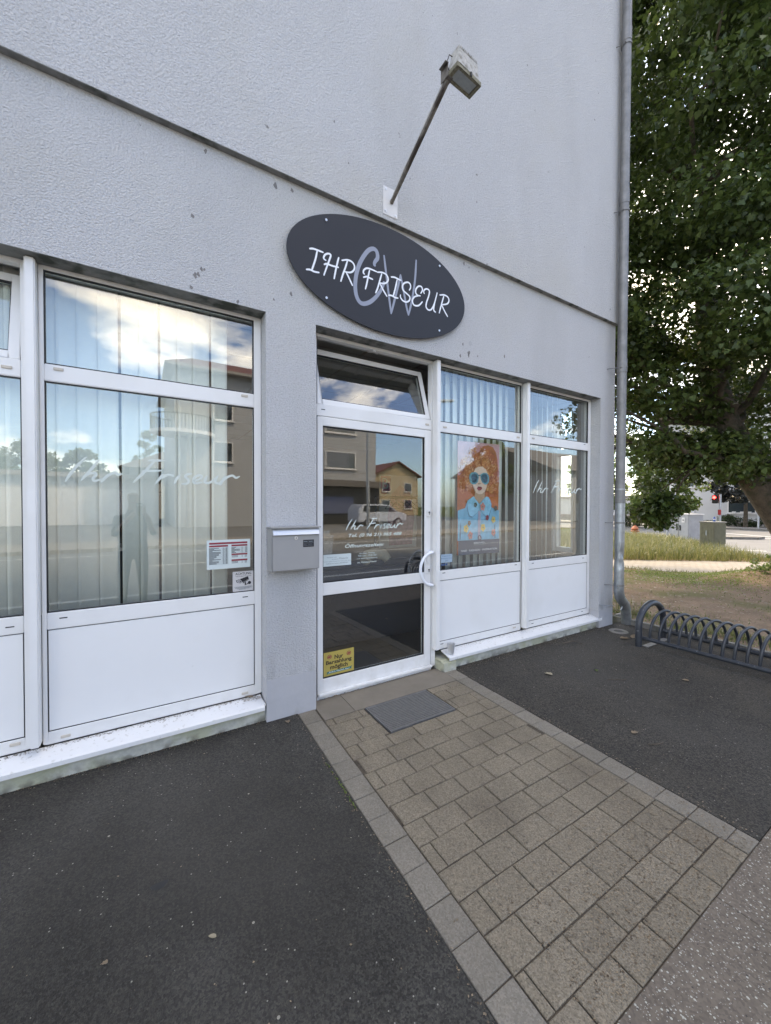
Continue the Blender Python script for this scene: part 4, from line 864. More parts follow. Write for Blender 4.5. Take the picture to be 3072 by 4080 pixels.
# housing: rim, tapered body with cooling fins
cx, cy, cz = 1.815, -.772, 4.275; rot_ = R(4)
def L4(u, v, z_): return (cx+u*math.cos(rot_)-v*math.sin(rot_), cy+u*math.sin(rot_)+v*math.cos(rot_), z_)
def frus(m_, a, b_, z0, a2, b2, z1, mi=0, off=(0, 0)):
    vs = [L4(sx*a, sy*b_, z0) for sx, sy in ((-1, -1), (1, -1), (1, 1), (-1, 1))]+[L4(sx*a2+off[0], sy*b2+off[1], z1) for sx, sy in ((-1, -1), (1, -1), (1, 1), (-1, 1))]
    m_.add(vs, [(0, 3, 2, 1), (4, 5, 6, 7), (0, 1, 5, 4), (1, 2, 6, 5), (2, 3, 7, 6), (3, 0, 4, 7)], mi)
m_ = MB()
for (a, c, p, q_) in ((-.112, -.088, -.052, .052), (.088, .112, -.052, .052)):
    vs = [L4(a, p, cz-.006), L4(c, p, cz-.006), L4(c, q_, cz-.006), L4(a, q_, cz-.006), L4(a, p, cz+.022), L4(c, p, cz+.022), L4(c, q_, cz+.022), L4(a, q_, cz+.022)]
    m_.add(vs, [(0, 3, 2, 1), (4, 5, 6, 7), (0, 1, 5, 4), (1, 2, 6, 5), (2, 3, 7, 6), (3, 0, 4, 7)])
for (p, q_) in ((-.052, -.036), (.036, .052)):
    vs = [L4(-.088, p, cz-.006), L4(.088, p, cz-.006), L4(.088, q_, cz-.006), L4(-.088, q_, cz-.006), L4(-.088, p, cz+.022), L4(.088, p, cz+.022), L4(.088, q_, cz+.022), L4(-.088, q_, cz+.022)]
    m_.add(vs, [(0, 3, 2, 1), (4, 5, 6, 7), (0, 1, 5, 4), (1, 2, 6, 5), (2, 3, 7, 6), (3, 0, 4, 7)])
m_.build('rim', alu2, FL, bevel=.002)
m_ = MB(); frus(m_, .104, .047, cz+.0225, .085, .040, cz+.135, off=(.004, 0)); m_.build('housing', alu, FL, bevel=.005)
m_ = MB()
for i in range(13):
    u = -.078+i*.0135; frus_z = cz+.136
    vs = [L4(u+a, v, z_) for z_ in (frus_z, frus_z+.022) for a, v in ((0, -.038), (.004, -.038), (.004, .038), (0, .038))]
    m_.add(vs, [(0, 3, 2, 1), (4, 5, 6, 7), (0, 1, 5, 4), (1, 2, 6, 5), (2, 3, 7, 6), (3, 0, 4, 7)])
m_.build('cooling_fins', alu, FL)
m_ = MB(); vs = [L4(a, v, cz+.001+.003*k_) for k_ in (0, 1) for a, v in ((-.087, -.035), (.087, -.035), (.087, .035), (-.087, .035))]; m_.add(vs, [(0, 3, 2, 1), (4, 5, 6, 7), (0, 1, 5, 4), (1, 2, 6, 5), (2, 3, 7, 6), (3, 0, 4, 7)]); m_.build('lens', lens, FL)
m_ = MB(); c_ = L4(.012, -.054, cz+.008); m_.box(c_[0]-.006, c_[0]+.006, c_[1]-.004, c_[1]+.002, c_[2]-.010, c_[2]+.016); m_.build('clip', darkslot, FL)
m_ = MB(); m_.tube([L4(-.10, .03, cz+.03), L4(-.125, .03, cz+.07), L4(-.112, .02, cz+.12), L4(-.085, .02, cz+.125)], .003, 8); m_.build('wire', blackm, FL, smooth=True)

# ---------------------------------------------------------------- mailbox
MBX = empty('mailbox', (.909, -.055, 1.056), 'grey steel mailbox mounted on the pier left of the door', 'mailbox')
MB().box(.740, 1.079, -.110, -.002, 1.056, 1.346).build('body', steel, MBX, bevel=.004)
MB().box(.744, 1.075, -.1135, -.1105, 1.060, 1.298).build('front_door', steel, MBX, bevel=.0015)
m_ = MB(); m_.add([(.747, -.112, 1.343), (1.072, -.112, 1.343), (1.072, -.130, 1.303), (.747, -.130, 1.303), (.747, -.110, 1.345), (1.072, -.110, 1.345), (1.072, -.112, 1.301), (.747, -.112, 1.301)], [(0, 3, 2, 1), (0, 1, 5, 4), (3, 7, 6, 2), (0, 4, 7, 3), (1, 2, 6, 5), (4, 5, 6, 7)]); m_.build('flap', steel2, MBX)
MB().box(.733, 1.084, -.134, -.001, 1.3475, 1.357).build('lid', steel, MBX, bevel=.002)
m_ = MB(); m_.disc((.906, 1.279), .0125, -.118, -.114, 20); m_.disc((.906, 1.279), .008, -.120, -.118, 20); lk = m_.build('lock', steel2, MBX, smooth=True)
m_ = MB(); m_.box(.9045, .9075, -.1206, -.1201, 1.273, 1.285); m_.build('keyhole', darkslot, lk)
nl = MB().box(.957, 1.036, -.1155, -.1138, 1.214, 1.264).build('name_label', inkm, MBX)
m_ = MB()
for x0 in (.960, .999):
    for i, wv in enumerate((.028, .034, .022, .03)): m_.box(x0, x0+wv, -.1160, -.1157, 1.250-i*.009, 1.2515-i*.009+(.003 if i == 0 else 0))
m_.box(.9965, .9972, -.116, -.1157, 1.216, 1.262)
m_.build('print', greyink, nl)

# ---------------------------------------------------------------- door grate, bucket
GR = empty('door_grate', (1.68, -.373, 0), 'rectangular galvanised boot scraper grate set into the paving before the door', 'grate')
m_ = MB(); x0, x1, y0, y1 = 1.405, 1.965, -.552, -.195
gx = lambda x, y_: x+SK*(y_+.373)
for a in ((x0, x1, y0, y0+.008), (x0, x1, y1-.008, y1), (x0, x0+.008, y0+.008, y1-.008), (x1-.008, x1, y0+.008, y1-.008)): m_.box(a[0], a[1], a[2], a[3], -.03, .004)
m_.build('frame', zincd, GR)
m_ = MB()
for i in range(18): y_ = y0+.014+i*.0190; m_.box(x0+.008, x1-.008, y_, y_+.0095, -.0055, .002)
m_.build('bearing_bars', gratem, GR)
m_ = MB()
for i in range(27): x_ = x0+.02+i*.0203; m_.box(x_, x_+.0030, y0+.008, y1-.008, -.0052, -.001)
m_.build('cross_bars', gratem, GR)
MB().box(x0-.006, x1+.006, y0-.004, y1+.003, -.0068, -.0062).build('pit_shade_sheet', shopdk, GR)  # shallow black sheet under the bars, its colour stands in for the pit's shade
BK = empty('bucket', (2.447, .045, .131), 'tiny galvanised bucket standing on the end of the white sill beside the door', 'bucket')
m_ = MB(); c0 = (2.447, .045, .1305)
m_.lathe([(.0, .0), (.028, .0), (.0285, .003), (.033, .05), (.0375, .088), (.0395, .089), (.0395, .092), (.036, .0915), (.031, .045), (.027, .006), (0, .006)], c0, 28); m_.build('pail', steel2, BK, smooth=True)
m_ = MB(); m_.tube([(2.447+.038*math.cos(a), .045+.030*math.sin(a)+.01, .1305+.086-.012*math.sin(a)) for a in [math.pi*i/12+.4 for i in range(13)]], .0013, 6); m_.build('handle', steel2, BK, smooth=True)
m_ = MB(); m_.box(2.480, 2.486, .040, .050, .205, .220); m_.box(2.408, 2.414, .040, .050, .205, .220); m_.build('lug', steel2, BK)

# ---------------------------------------------------------------- downpipe
DP = empty('downpipe', (5.04, -.12, 0), 'grey zinc rain downpipe with a dented foot at the corner of the shop', 'downpipe')
def pc_(z_): return 5.018+.050*min(1, z_/8)
m_ = MB(); m_.tube([(pc_(z_), -.12, z_) for z_ in (14, 11, 8, 5, 3.2, 2.4, 1.7)], .053, 20); m_.build('pipe', zincd, DP, smooth=True)
m_ = MB(); pts = []; rr = []
n0 = 30
for i in range(n0): z_ = 1.72-i*(1.72-.50)/(n0-1); pts.append((pc_(z_), -.12, z_)); rr.append(.0555)
m_.tube(pts, rr, 24, cap=False)
for i, v in enumerate(m_.v):            # dents in the sheet metal
    x, y_, z_ = v; dx, dy = x-pc_(z_), y_+.12; a = math.atan2(dy, dx)
    d = 0
    for (a0, zc, dep, sa_, sz) in ((-1.9, .93, .030, .6, .035), (-1.2, .86, .022, .5, .04), (-2.4, .80, .018, .5, .03), (-1.5, .985, .014, .7, .02), (2.6, .9, .02, .6, .06), (-1.6, 1.12, .008, .5, .05)):
        da = (a-a0+math.pi) % (2*math.pi)-math.pi; d += dep*math.exp(-(da/sa_)**2-((z_-zc)/sz)**2)
    m_.v[i] = (x-math.cos(a)*d, y_-math.sin(a)*d, z_)
m_.build('lower_pipe', zinc, DP, smooth=True, angle=80)
m_ = MB(); m_.tube([(5.018, -.12, .56), (5.018, -.12, .47), (5.030, -.12, .415), (5.065, -.113, .365), (5.13, -.105, .315), (5.195, -.10, .265), (5.235, -.095, .20), (5.26, -.09, .12), (5.28, -.085, -.03)], .0575, 24); m_.build('elbow', zinc, DP, smooth=True, angle=60)
for z_, rr_ in ((7.3, .057), (5.35, .057), (3.30, .058), (1.70, .059)):
    m_ = MB(); m_.tube([(pc_(z_), -.12, z_), (pc_(z_-.16), -.12, z_-.16)], rr_, 20); m_.build('sleeve', zincd, DP, smooth=True)
m_ = MB(); m_.tube([(pc_(1.62), -.12, 1.64), (pc_(1.62), -.12, 1.55)], .0575, 20); m_.build('pale_band', taped, DP, smooth=True)
for z_ in (7.10, 5.10, 3.20, 1.30, .53):
    m_ = MB(); c_ = pc_(z_); m_.tube([(c_, -.12, z_-.010), (c_, -.12, z_+.010)], .0605, 20)
    m_.tube([(c_-.05, -.10, z_), (c_-.105, -.03, z_), (c_-.115, .004, z_)], .0045, 8); m_.tube([(c_-.05, -.135, z_-.004), (c_-.078, -.145, z_-.004)], .006, 8)
    m_.build('pipe_clamp', zincd, DP, smooth=True)
m_ = MB(); m_.tube([(4.80, .002, .285), (4.96, -.09, .272)], .005, 8); m_.tube([(5.06+.075*math.cos(a), -.105-.02*math.sin(a)*0, .265+.072*math.sin(a)) for a in [R(-60+i*20) for i in range(10)]], .007, 8); m_.build('loose_ring', zinc, DP, smooth=True)
m_ = MB(); m_.box(5.30, 5.44, -.17, -.155, -.02, .065); m_.box(5.30, 5.44, -.02, -.005, -.02, .065); tag(m_.build('drain_edging', kerbm, bevel=.004), 'two short concrete edging bars either side of the downpipe foot', 'edging')
GU = empty('gully_cover', (4.87, -.20, 0), 'small round gully with an open hole by the kerb at the building corner', 'drain')
m_ = MB(); m_.lathe([(.052, -.02), (.052, .006), (.10, .007), (.105, .002), (.105, -.03)], (4.87, -.20, 0), 28); m_.build('ring', kerbm, GU, smooth=True)
m_ = MB(); m_.lathe([(0, .0012), (.0515, .0012)], (4.87, -.20, 0), 24); m_.build('opening', darkslot, GU)

# ---------------------------------------------------------------- bicycle rack
RK = empty('bicycle_rack', (4.85, -1.6, 0), 'dark grey spiral bicycle rack with an arched end tube standing beside the kerb', 'bicycle rack')
ra, rb, y0r = 4.60, 5.06, -.59
def arch(m_, xa, xb, y_, h0, top, r_, lean=0, n=16, z0=0.0):
    pts = [(xa, y_, z0)]
    for i in range(n+1):
        a = math.pi*(1-i/n); pts.append(((xa+xb)/2+(xb-xa)/2*math.cos(a), y_+lean*math.sin(a)*.4, h0+(top-h0)*math.sin(a)))
    pts.append((xb, y_, z0)); m_.tube(pts, r_, 12)
for yy in (-.58, -3.55):
    m_ = MB(); arch(m_, 4.545, 5.095, yy, .20, .43, .033); m_.build('end_arch', rackm, RK, smooth=True)
m_ = MB(); m_.tube([(ra-.01, -.60, .085), (ra-.01, -3.53, .085)], .022, 12); m_.build('rail', rackm, RK, smooth=True)
m_ = MB(); m_.tube([(rb, -.60, .085), (rb, -3.53, .085)], .022, 12); m_.build('rail', rackm, RK, smooth=True)
m_ = MB(); m_.box(4.58, 5.06, -.66, -.60, .0, .006); m_.build('foot_plate', zincd, RK)
m_ = MB(); m_.box(4.58, 5.06, -3.52, -3.46, .0, .006); m_.build('foot_plate', zincd, RK)
y_ = -.70; proto = None
while y_ > -3.5:
    if proto is None:
        m_ = MB(); pts = []
        for i in range(25):
            t_ = i/24; a = math.pi*(1-t_); pts.append(((ra+rb)/2+(rb-ra)/2*math.cos(a)*(1.02), y_+.034-.066*t_, .10+.268*max(0, math.sin(a))**.75))
        m_.tube([(ra-.004, y_+.036, .07)]+pts+[(rb+.004, y_-.034, .07)], .0135, 10); proto = m_.build('loop', rackm, RK, smooth=True)
    else:
        c_ = proto.copy(); COL.objects.link(c_); c_.location.y = proto.location.y+(y_+.70)
    y_ -= .088

# ---------------------------------------------------------------- loose leaves, twigs and litter
def lobed(k_=10, kind='poplar'):
    if kind == 'poplar': P_ = [(0, 0), (.30, .02), (.46, .22), (.30, .40), (.34, .62), (.12, .70), (0, 1.0), (-.14, .68), (-.36, .60), (-.28, .40), (-.45, .20), (-.28, .02)]
    else: P_ = [(0, 0), (.28, .12), (.36, .42), (.22, .78), (0, 1), (-.24, .76), (-.35, .40), (-.26, .1)]
    return np.array(P_, dtype=np.float32)
lf = [(4.62, -.35, .11, 'brown curled leaf on the asphalt beside the gully'), (4.74, -.42, .13, 'large rust brown leaf lying against the foot of the bicycle rack arch'), (3.10, -.56, .075, 'pale curled dry leaf on the asphalt below the poster window'), (3.55, -.70, .06, 'small bright green leaf on the asphalt under the right bay'), (1.30, .055, .05, 'dry yellow leaf on the concrete at the left foot of the door'), (.665, .10, .075, 'brown leaf caught in the corner of the sill beside the pier'), (.86, -.06, .05, 'brown leaf scrap on the dark asphalt below the pier'), (.215, -1.285, .028, 'flat tan leaf pressed on the dark asphalt in the foreground'), (-.10, -1.18, .022, 'greyish flat leaf on the dark asphalt near the border stones'), (4.0, -1.25, .06, 'thin brown leaf on the right asphalt between path and rack'), (2.75, -1.40, .05, 'orange brown leaf at the right edge of the asphalt near the slabs')]
for i, (x_, y_, s_, lb) in enumerate(lf):
    P_ = lobed(kind='x' if i % 2 else 'poplar'); a = rnd.uniform(0, 6.28); m_ = MB(); z0 = .004
    if y_ > .04: z0 = .152 if x_ < 1 else .022
    vs = [(x_+s_*(p[0]*math.cos(a)*.8-p[1]*math.sin(a)), y_+s_*(p[0]*math.sin(a)*.8+p[1]*math.cos(a))*(.4 if y_ > .04 else 1), z0+.25*s_*abs(p[0])+.12*s_*p[1]) for p in P_]
    c_ = (x_-s_*.5*math.sin(a), y_+s_*.5*math.cos(a)*(.4 if y_ > .04 else 1), z0+.002); n = len(vs)
    m_.add(vs+[c_], [(j, (j+1) % n, n) for j in range(n)])
    tag(m_.build('fallen_leaf', leafm2 if 'green' in lb else MAT['dry_litter'] if 'pale' not in lb and 'tan' not in lb else mat('tan_leaf%d' % i, (.30, .25, .17), .8)), lb, 'leaf', 'fallen leaves on the forecourt')
for i, (pts, lb) in enumerate([([(3.42, -.87, .006), (3.50, -.93, .010), (3.56, -.955, .005)], 'thin brown twig lying on the asphalt in front of the right bays'), ([(3.9, -.12, .012), (4.0, -.17, .03), (4.06, -.24, .012)], 'curved stick with bark lying beside the wall foot under the last window'), ([(2.70, -1.52, .006), (2.76, -1.56, .012), (2.80, -1.56, .006)], 'short brown stick near the slab edge on the right asphalt')]):
    tag(MB().tube(pts, .005 if i == 1 else .0032, 6).build('twig', bark, smooth=True), lb, 'twig', 'twigs on the asphalt')
def flakes(pts, smin, smax):
    V = []
    for (x_, y_, z_) in pts:
        s_ = rnd.uniform(smin, smax); a = rnd.uniform(0, 6.28); b2 = rnd.uniform(.3, .9)
        c_, q_ = math.cos(a)*s_, math.sin(a)*s_
        V += [(x_+c_, y_+q_, z_+rnd.uniform(0, s_*.4)), (x_-q_*b2, y_+c_*b2, z_+rnd.uniform(.0005, s_*.3)), (x_-c_, y_-q_, z_+.0005), (x_+q_*b2, y_-c_*b2, z_+.001)]
    return V
pts = []
sillz = lambda y_: .116+.0283*y_/.1*1.0+.002
for _ in range(520): x_ = rnd.uniform(-.7, .70); y_ = .118-abs(rnd.gauss(0, .012)); pts.append((x_, y_, .116+.283*y_+.001))
for _ in range(480): x_ = rnd.uniform(2.4, 4.8); y_ = .118-abs(rnd.gauss(0, .016)); pts.append((x_, y_, .116+.283*y_+.001))
for _ in range(120): pts.append((rnd.uniform(.60, .72), rnd.uniform(.07, .117), .146))
o = npmesh('sill_debris', flakes(pts, .0015, .0055), 4, litterm); tag(o, 'fine brown plant debris gathered along the back of the white sills', 'debris', kind='stuff')
pts = []
for _ in range(900): pts.append((rnd.uniform(2.5, 5.0), .02-abs(rnd.gauss(0, .05)), .002))
for _ in range(500): pts.append((rnd.uniform(-1.2, .7), .03-abs(rnd.gauss(0, .012)), .002))
for _ in range(350): pts.append((rnd.uniform(1.11, 2.31), .105-abs(rnd.gauss(0, .012)), .003))
for _ in range(260): pts.append((5.26-abs(rnd.gauss(0, .05)), rnd.uniform(-3, 0), .002))
for _ in range(500): pts.append((rnd.uniform(-2, 5.2), rnd.uniform(-2.1, 0), .002))
for _ in range(2600): y_ = max(-2.13, -2.132+abs(rnd.gauss(0, .30))); pts.append((px(rnd.uniform(1.2, 2.42), y_)+.0, y_, .002))
for _ in range(300): y_ = rnd.uniform(-2.12, 0); pts.append((px(2.455+abs(rnd.gauss(0, .02)), y_), y_, .002))
for _ in range(300): y_ = rnd.uniform(-2.12, 0); pts.append((px(.95-abs(rnd.gauss(0, .015)), y_), y_, .002))
o = npmesh('ground_litter', flakes(pts, .0012, .0055), 4, litterm); tag(o, 'fine grit and crumbled leaf litter along walls and paving edges', 'litter', kind='stuff')
pts = [(rnd.uniform(5.36, 11.0), rnd.uniform(-4, 8), 0) for _ in range(5200)]
pts = [(a, c, hgt(a, c)+.003) for a, c, _ in pts if a < ledge(c)-.03]
o = npmesh('soil_litter', flakes(pts, .008, .034), 4, litterm); tag(o, 'dry leaves and bark chips scattered over the bare soil', 'litter', kind='stuff')

# ---------------------------------------------------------------- grass and weeds
def blades(pts, hmin, hmax, wd, lean, seed=1):
    rg = np.random.default_rng(seed); n = len(pts); P_ = np.array(pts, dtype=np.float32); h_ = rg.uniform(hmin, hmax, n)*(P_[:, 3] if P_.shape[1] > 3 else 1); a = rg.uniform(0, 6.283, n)
    d = np.c_[np.cos(a), np.sin(a), np.zeros(n)]; s_ = np.c_[-np.sin(a), np.cos(a), np.zeros(n)]*wd; up = np.array([0, 0, 1.]); ln = rg.uniform(.1, 1, n)[:, None]*lean
    b0 = P_[:, :3]; m1 = b0+up*(h_*.55)[:, None]+d*ln*(h_*.3)[:, None]; tp = b0+up*h_[:, None]*(1-ln*.35)+d*ln*(h_*.85)[:, None]
    V = np.stack([b0-s_, b0+s_, m1+s_*.7, m1-s_*.7, m1-s_*.7, m1+s_*.7, tp+s_*.15, tp-s_*.15], 1).reshape(-1, 3); return V
pts = []; r3 = random.Random(5)
while len(pts) < 30000:
    y_ = r3.uniform(.7, 9); x_ = r3.uniform(10.5, 19.5)
    lo = ledge(y_)+1.55+(1.9 if y_ < 1.6 else .25); lo = {True: 11.25+(3.05-y_)*1.32, False: 10.2+(5.2-y_)*.50}[y_ < 3.05]
    hi = 15.75+(y_-1.95)*1.25 if y_ > 1.95 else 15.1+.66*(y_-.9)
    lo -= .18
    if lo < x_ < hi-.25:
        edge = min(1, (x_-lo)/.6+.5)*min(1, (hi-x_)/.9+.15)*(1 if y_ > 1.6 else max(.25, (y_+1.0)/2.6)); pts.append((x_, y_, 0, edge))
V = blades([(a, c, .038, e_) for a, c, _, e_ in pts], .12, .50, .006, .9)
o = npmesh('tall_grass', V, 4, grassm); tag(o, 'tall dry green grass between the footpath and the road', 'grass', kind='stuff')
g = MB(); gp = [(11.25+(3.05-y_)*1.32 if y_ < 3.05 else 10.2+(5.2-y_)*.5, y_) for y_ in (.75, 1.3, 2, 3.05, 4, 5.2, 9)]; gq = [(21.5, 9), (19.3, 5), (17.4, 3.3), (15.7, 2.0), (15.15, 1.1)]
g.slabpoly(gp+gq, -.05, .041); g.build('grass_verge', soil, kind='structure')
def clump(n, f, hmin, hmax, wd, lean, name, label, seed):
    r_ = random.Random(seed); pts = []
    while len(pts) < n:
        x_, y_ = r_.uniform(5.36, 11), r_.uniform(-3.9, 9)
        if x_ > ledge(y_)+.12: continue
        v = f(x_, y_)
        if r_.random() < v: pts.append((x_, y_, hgt(x_, y_)-.004, .6+.4*v))
    o = npmesh(name, blades(pts, hmin, hmax, wd, lean, seed), 4, grassg if 'weed' in name else grassm); tag(o, label, 'weeds' if 'weed' in name else 'grass', kind='stuff')
def fw(x, y):
    d = ledge(y)-x
    return max(0, min(1, 1.15-abs(d-.35)/.7))*(.5+.5*math.sin(x*3.1+y*2.3))+.9*math.exp(-((x-9.2)**2/.5+(y-.55)**2/.8))+.4*math.exp(-((x-5.6)**2/.06))+.02
clump(22000, fw, .010, .038, .008, 1.3, 'low_weeds', 'low green weeds growing on the soil beside the footpath', 3)
def fg(x, y): return 1.0*math.exp(-((x-5.62)**2/.07))*(.55+.45*math.sin(y*5+x*9))+.5*math.exp(-((ledge(y)-x)**2/.02))+.35*math.exp(-((x-6.1)**2/.12+(y-1.0)**2/1.5))+.012
clump(13000, fg, .03, .13, .0035, 1.1, 'sparse_grass', 'thin yellowish grass along the kerb behind the bicycle rack', 4)
pts = [(px(.945, y_)-abs(rnd.gauss(0, .006)), y_, 0, 1) for y_ in [rnd.uniform(-1.02, -.62) for _ in range(60)]]
o = npmesh('moss_tuft', blades(pts, .006, .016, .003, 1), 4, grassg); tag(o, 'small green moss tufts along the left border stones of the path', 'moss', kind='stuff')

# ---------------------------------------------------------------- trees
def leaves(centers, radii, counts, size, kind, seed, droop=.6):
    rg = np.random.default_rng(seed); T = lobed(kind=kind); k_ = len(T); out_ = []
    C_ = np.repeat(np.array(centers), counts, 0); Rr = np.repeat(np.array(radii), counts)[:, None]; n = len(C_)
    v = rg.normal(size=(n, 3)); v /= np.linalg.norm(v, axis=1)[:, None]; v *= rg.uniform(.15, 1, n)[:, None]**.6; v[:, 2] *= .72
    P_ = C_+v*Rr
    nrm = rg.normal(size=(n, 3))*.75+np.array([0, 0, .9])+v*.6; nrm /= np.linalg.norm(nrm, axis=1)[:, None]
    d = rg.normal(size=(n, 3)); d[:, 2] -= droop; d -= nrm*(d*nrm).sum(1)[:, None]; d /= np.linalg.norm(d, axis=1)[:, None]
    e = np.cross(nrm, d); s_ = (size*rg.uniform(.55, 1.2, n))[:, None, None]
    X = T[None, :, 0, None]*e[:, None, :]+T[None, :, 1, None]*d[:, None, :]+(np.abs(T[None, :, 0, None])*.35-T[None, :, 1, None]**2*.15)*nrm[:, None, :]
    return (P_[:, None, :]+X*s_).reshape(-1, 3), k_
def limb(m_, a, b_, r0, r1, seed, seg=7, wob=.12):
    r_ = random.Random(seed); a, b_ = Vector(a), Vector(b_); pts = []; rr = []
    L_ = (b_-a).length
    for i in range(seg+1):
        t_ = i/seg; p = a.lerp(b_, t_)+Vector((r_.uniform(-1, 1), r_.uniform(-1, 1), r_.uniform(-.5, 1)))*wob*L_*.35*math.sin(math.pi*t_); pts.append(p); rr.append(r0+(r1-r0)*t_**.8)
    m_.tube(pts, rr, 9); return pts
# the big tree right of the shop
T1 = empty('large_tree', (10.55, -.95, 0), 'huge dense green poplar with a leaning rough trunk right of the shop', 'tree')
m_ = MB(); tp = [(10.6, -1.0, -.1), (10.5, -.88, .25), (10.22, -.5, 1.1), (9.85, -.08, 2.05), (9.55, .3, 3.1), (9.5, .55, 4.3), (9.7, .7, 6), (10.0, .8, 8.2), (10.2, .8, 11), (10.3, .8, 14)]
m_.tube(tp, [.44, .36, .31, .27, .23, .20, .17, .13, .08, .03], 14)
m_.tube([(10.75, -.9, .1), (10.6, -.5, 1.4), (10.5, -.3, 2.6), (10.7, -.6, 4.5), (11.2, -1.2, 8)], [.25, .2, .17, .13, .05], 10)
r5 = random.Random(11); tips = []
ends = []
for i in range(34):
    z_ = r5.uniform(2.6, 12.5); a = r5.uniform(0, 6.28); rad = (3.9 if z_ < 9 else 3.9*(1-(z_-9)/7.5))*r5.uniform(.65, 1.0)
    ends.append((10.1+rad*math.cos(a), .9+rad*1.05*math.sin(a), z_+r5.uniform(.4, 1.6)))
ends += [(6.9, 1.2, 3.3), (7.4, 2.4, 3.0), (7.8, 3.6, 3.3), (6.7, 1.6, 4.6), (8.3, 4.4, 4.5), (8.4, 1.9, 3.4), (7.2, 2.6, 5.6), (7.1, 1.5, 7.5), (7.4, 3.0, 9.0), (8.2, 1.0, 3.0), (9.3, 2.3, 2.9)]
for i, e_ in enumerate(ends):
    s0 = min(tp[3:], key=lambda p: abs(p[2]-(e_[2]-1.6))); tips.append(limb(m_, s0, e_, .075, .014, i, wob=.3))
# low hanging branch reaching towards the footpath
low = limb(m_, (9.6, .2, 2.9), (8.15, .84, 1.42), .035, .008, 77, wob=.1); low2 = limb(m_, (9.5, .3, 2.6), (8.75, 1.15, 1.75), .03, .008, 78, wob=.1)
m_.build('trunk', bark, T1, smooth=True, angle=60)
cen, rad, cnt = [], [], []
for ps in tips:
    for p in ps[2:]:
        for _ in range(2):
            cen.append((p.x+r5.gauss(0, .38), p.y+r5.gauss(0, .38), p.z+r5.gauss(0, .3))); q_ = r5.uniform(.26, .62); rad.append(q_); cnt.append(int(120*(q_/.45)**2))
for _ in range(420):                       # filling clumps inside the crown
    a = r5.uniform(0, 6.28); z_ = r5.uniform(3.0, 14); R0 = (3.9 if z_ < 9 else 3.9*(1-(z_-9)/7.5)); f_ = r5.uniform(.2, 1)**.5
    if z_ < 4.6 and r5.random() < .35: continue
    cen.append((10.1+R0*f_*math.cos(a), .9+R0*1.1*f_*math.sin(a), z_)); q_ = r5.uniform(.28, .70); rad.append(q_); cnt.append(int(115*(q_/.45)**2))
for _ in range(230):                       # outer face of the crown seen behind the house corner
    z_ = r5.uniform(3.6, 13.5); y_ = r5.uniform(-1.6, 4.6); cen.append((7.0+.09*(y_-1.4)**2+r5.uniform(0, 1.3)+(max(0, z_-9)*.35), y_, z_)); q_ = r5.uniform(.26, .58); rad.append(q_); cnt.append(int(120*(q_/.45)**2))
for _ in range(46): cen.append((r5.uniform(6.9, 8.8), r5.uniform(.7, 2.6), r5.uniform(4.3, 6.2))); rad.append(r5.uniform(.28, .5)); cnt.append(120)
for ps, nn in ((low, 5), (low2, 4)):
    for p in ps[3:]:
        for _ in range(2): cen.append((p.x+r5.gauss(0, .10), p.y+r5.gauss(0, .10), p.z+r5.gauss(0, .08))); rad.append(r5.uniform(.16, .26)); cnt.append(55)
for _ in range(24): cen.append((8.15+r5.gauss(0, .16), .84+r5.gauss(0, .12), 1.44+r5.gauss(0, .16))); rad.append(.2); cnt.append(45)
keep = [not (c_[2] < 4.4 and c_[0]+.9*(c_[1]) < 13.0 and c_[1] > 1.2 and c_[2] > 2.1 and r5.random() < .62) for c_ in cen]
keep = [k_ and not (c_[0] < 9.4 and r5.random() < .08) for k_, c_ in zip(keep, cen)]
keep = [k_ and not (c_[0] < 9.2 and .15 < c_[1] < 1.25 and 1.72 < c_[2] < 2.45) for k_, c_ in zip(keep, cen)]
keep = [k_ and not (c_[0] < 10.8 and c_[1] > .455*c_[0]-2.74 and 1.9 < c_[2] < 1.45+.235*c_[0] and r5.random() < .88) for k_, c_ in zip(keep, cen)]
rad = [q_ for q_, k_ in zip(rad, keep) if k_]; cnt = [q_ for q_, k_ in zip(cnt, keep) if k_]; cen = [q_ for q_, k_ in zip(cen, keep) if k_]
cen = [(x_, y_, z_) if not (x_ < 6.0 and y_ > -.6) else (6.3, y_, z_) for x_, y_, z_ in cen]
cen = np.array(cen); cnt = np.array(cnt); V, k_ = leaves(cen, rad, (cnt*1.5).astype(int), .092, 'poplar', 21); print('leaves', cnt.sum())
npmesh('crown', V, k_, leafm, T1)
# root shoots and twig heap at its foot
SH = empty('root_shoots', (10.05, -.3, .1), 'young leafy shoots sprouting from the twig heap at the foot of the big tree', 'plant')
m_ = MB(); sc = []
for i in range(16):
    a = r5.uniform(0, 6.28); b0 = (10.1+r5.gauss(0, .22), -.28+r5.gauss(0, .18)); h_ = r5.uniform(.18, .45); e_ = (b0[0]+.15*math.cos(a), b0[1]+.15*math.sin(a), .15+h_); limb(m_, (b0[0], b0[1], .05), e_, .006, .002, i, wob=.2); sc += [e_, (Vector(e_)*.6+Vector((b0[0], b0[1], .1))*.4)[:]]
for i in range(40): a = r5.uniform(0, 3.14); c_ = (10.2+r5.gauss(0, .28), -.4+r5.gauss(0, .25), .22+r5.uniform(-.05, .06)); l_ = r5.uniform(.08, .22); m_.tube([(c_[0]-l_*math.cos(a), c_[1]-l_*math.sin(a), c_[2]-.02), (c_[0]+l_*math.cos(a), c_[1]+l_*math.sin(a), c_[2]+.03)], .005, 5)
m_.build('stems', bark, SH); V, k_ = leaves(sc, [.08]*len(sc), [22]*len(sc), .045, 'x', 5); npmesh('leaves', V, k_, leafm2, SH)
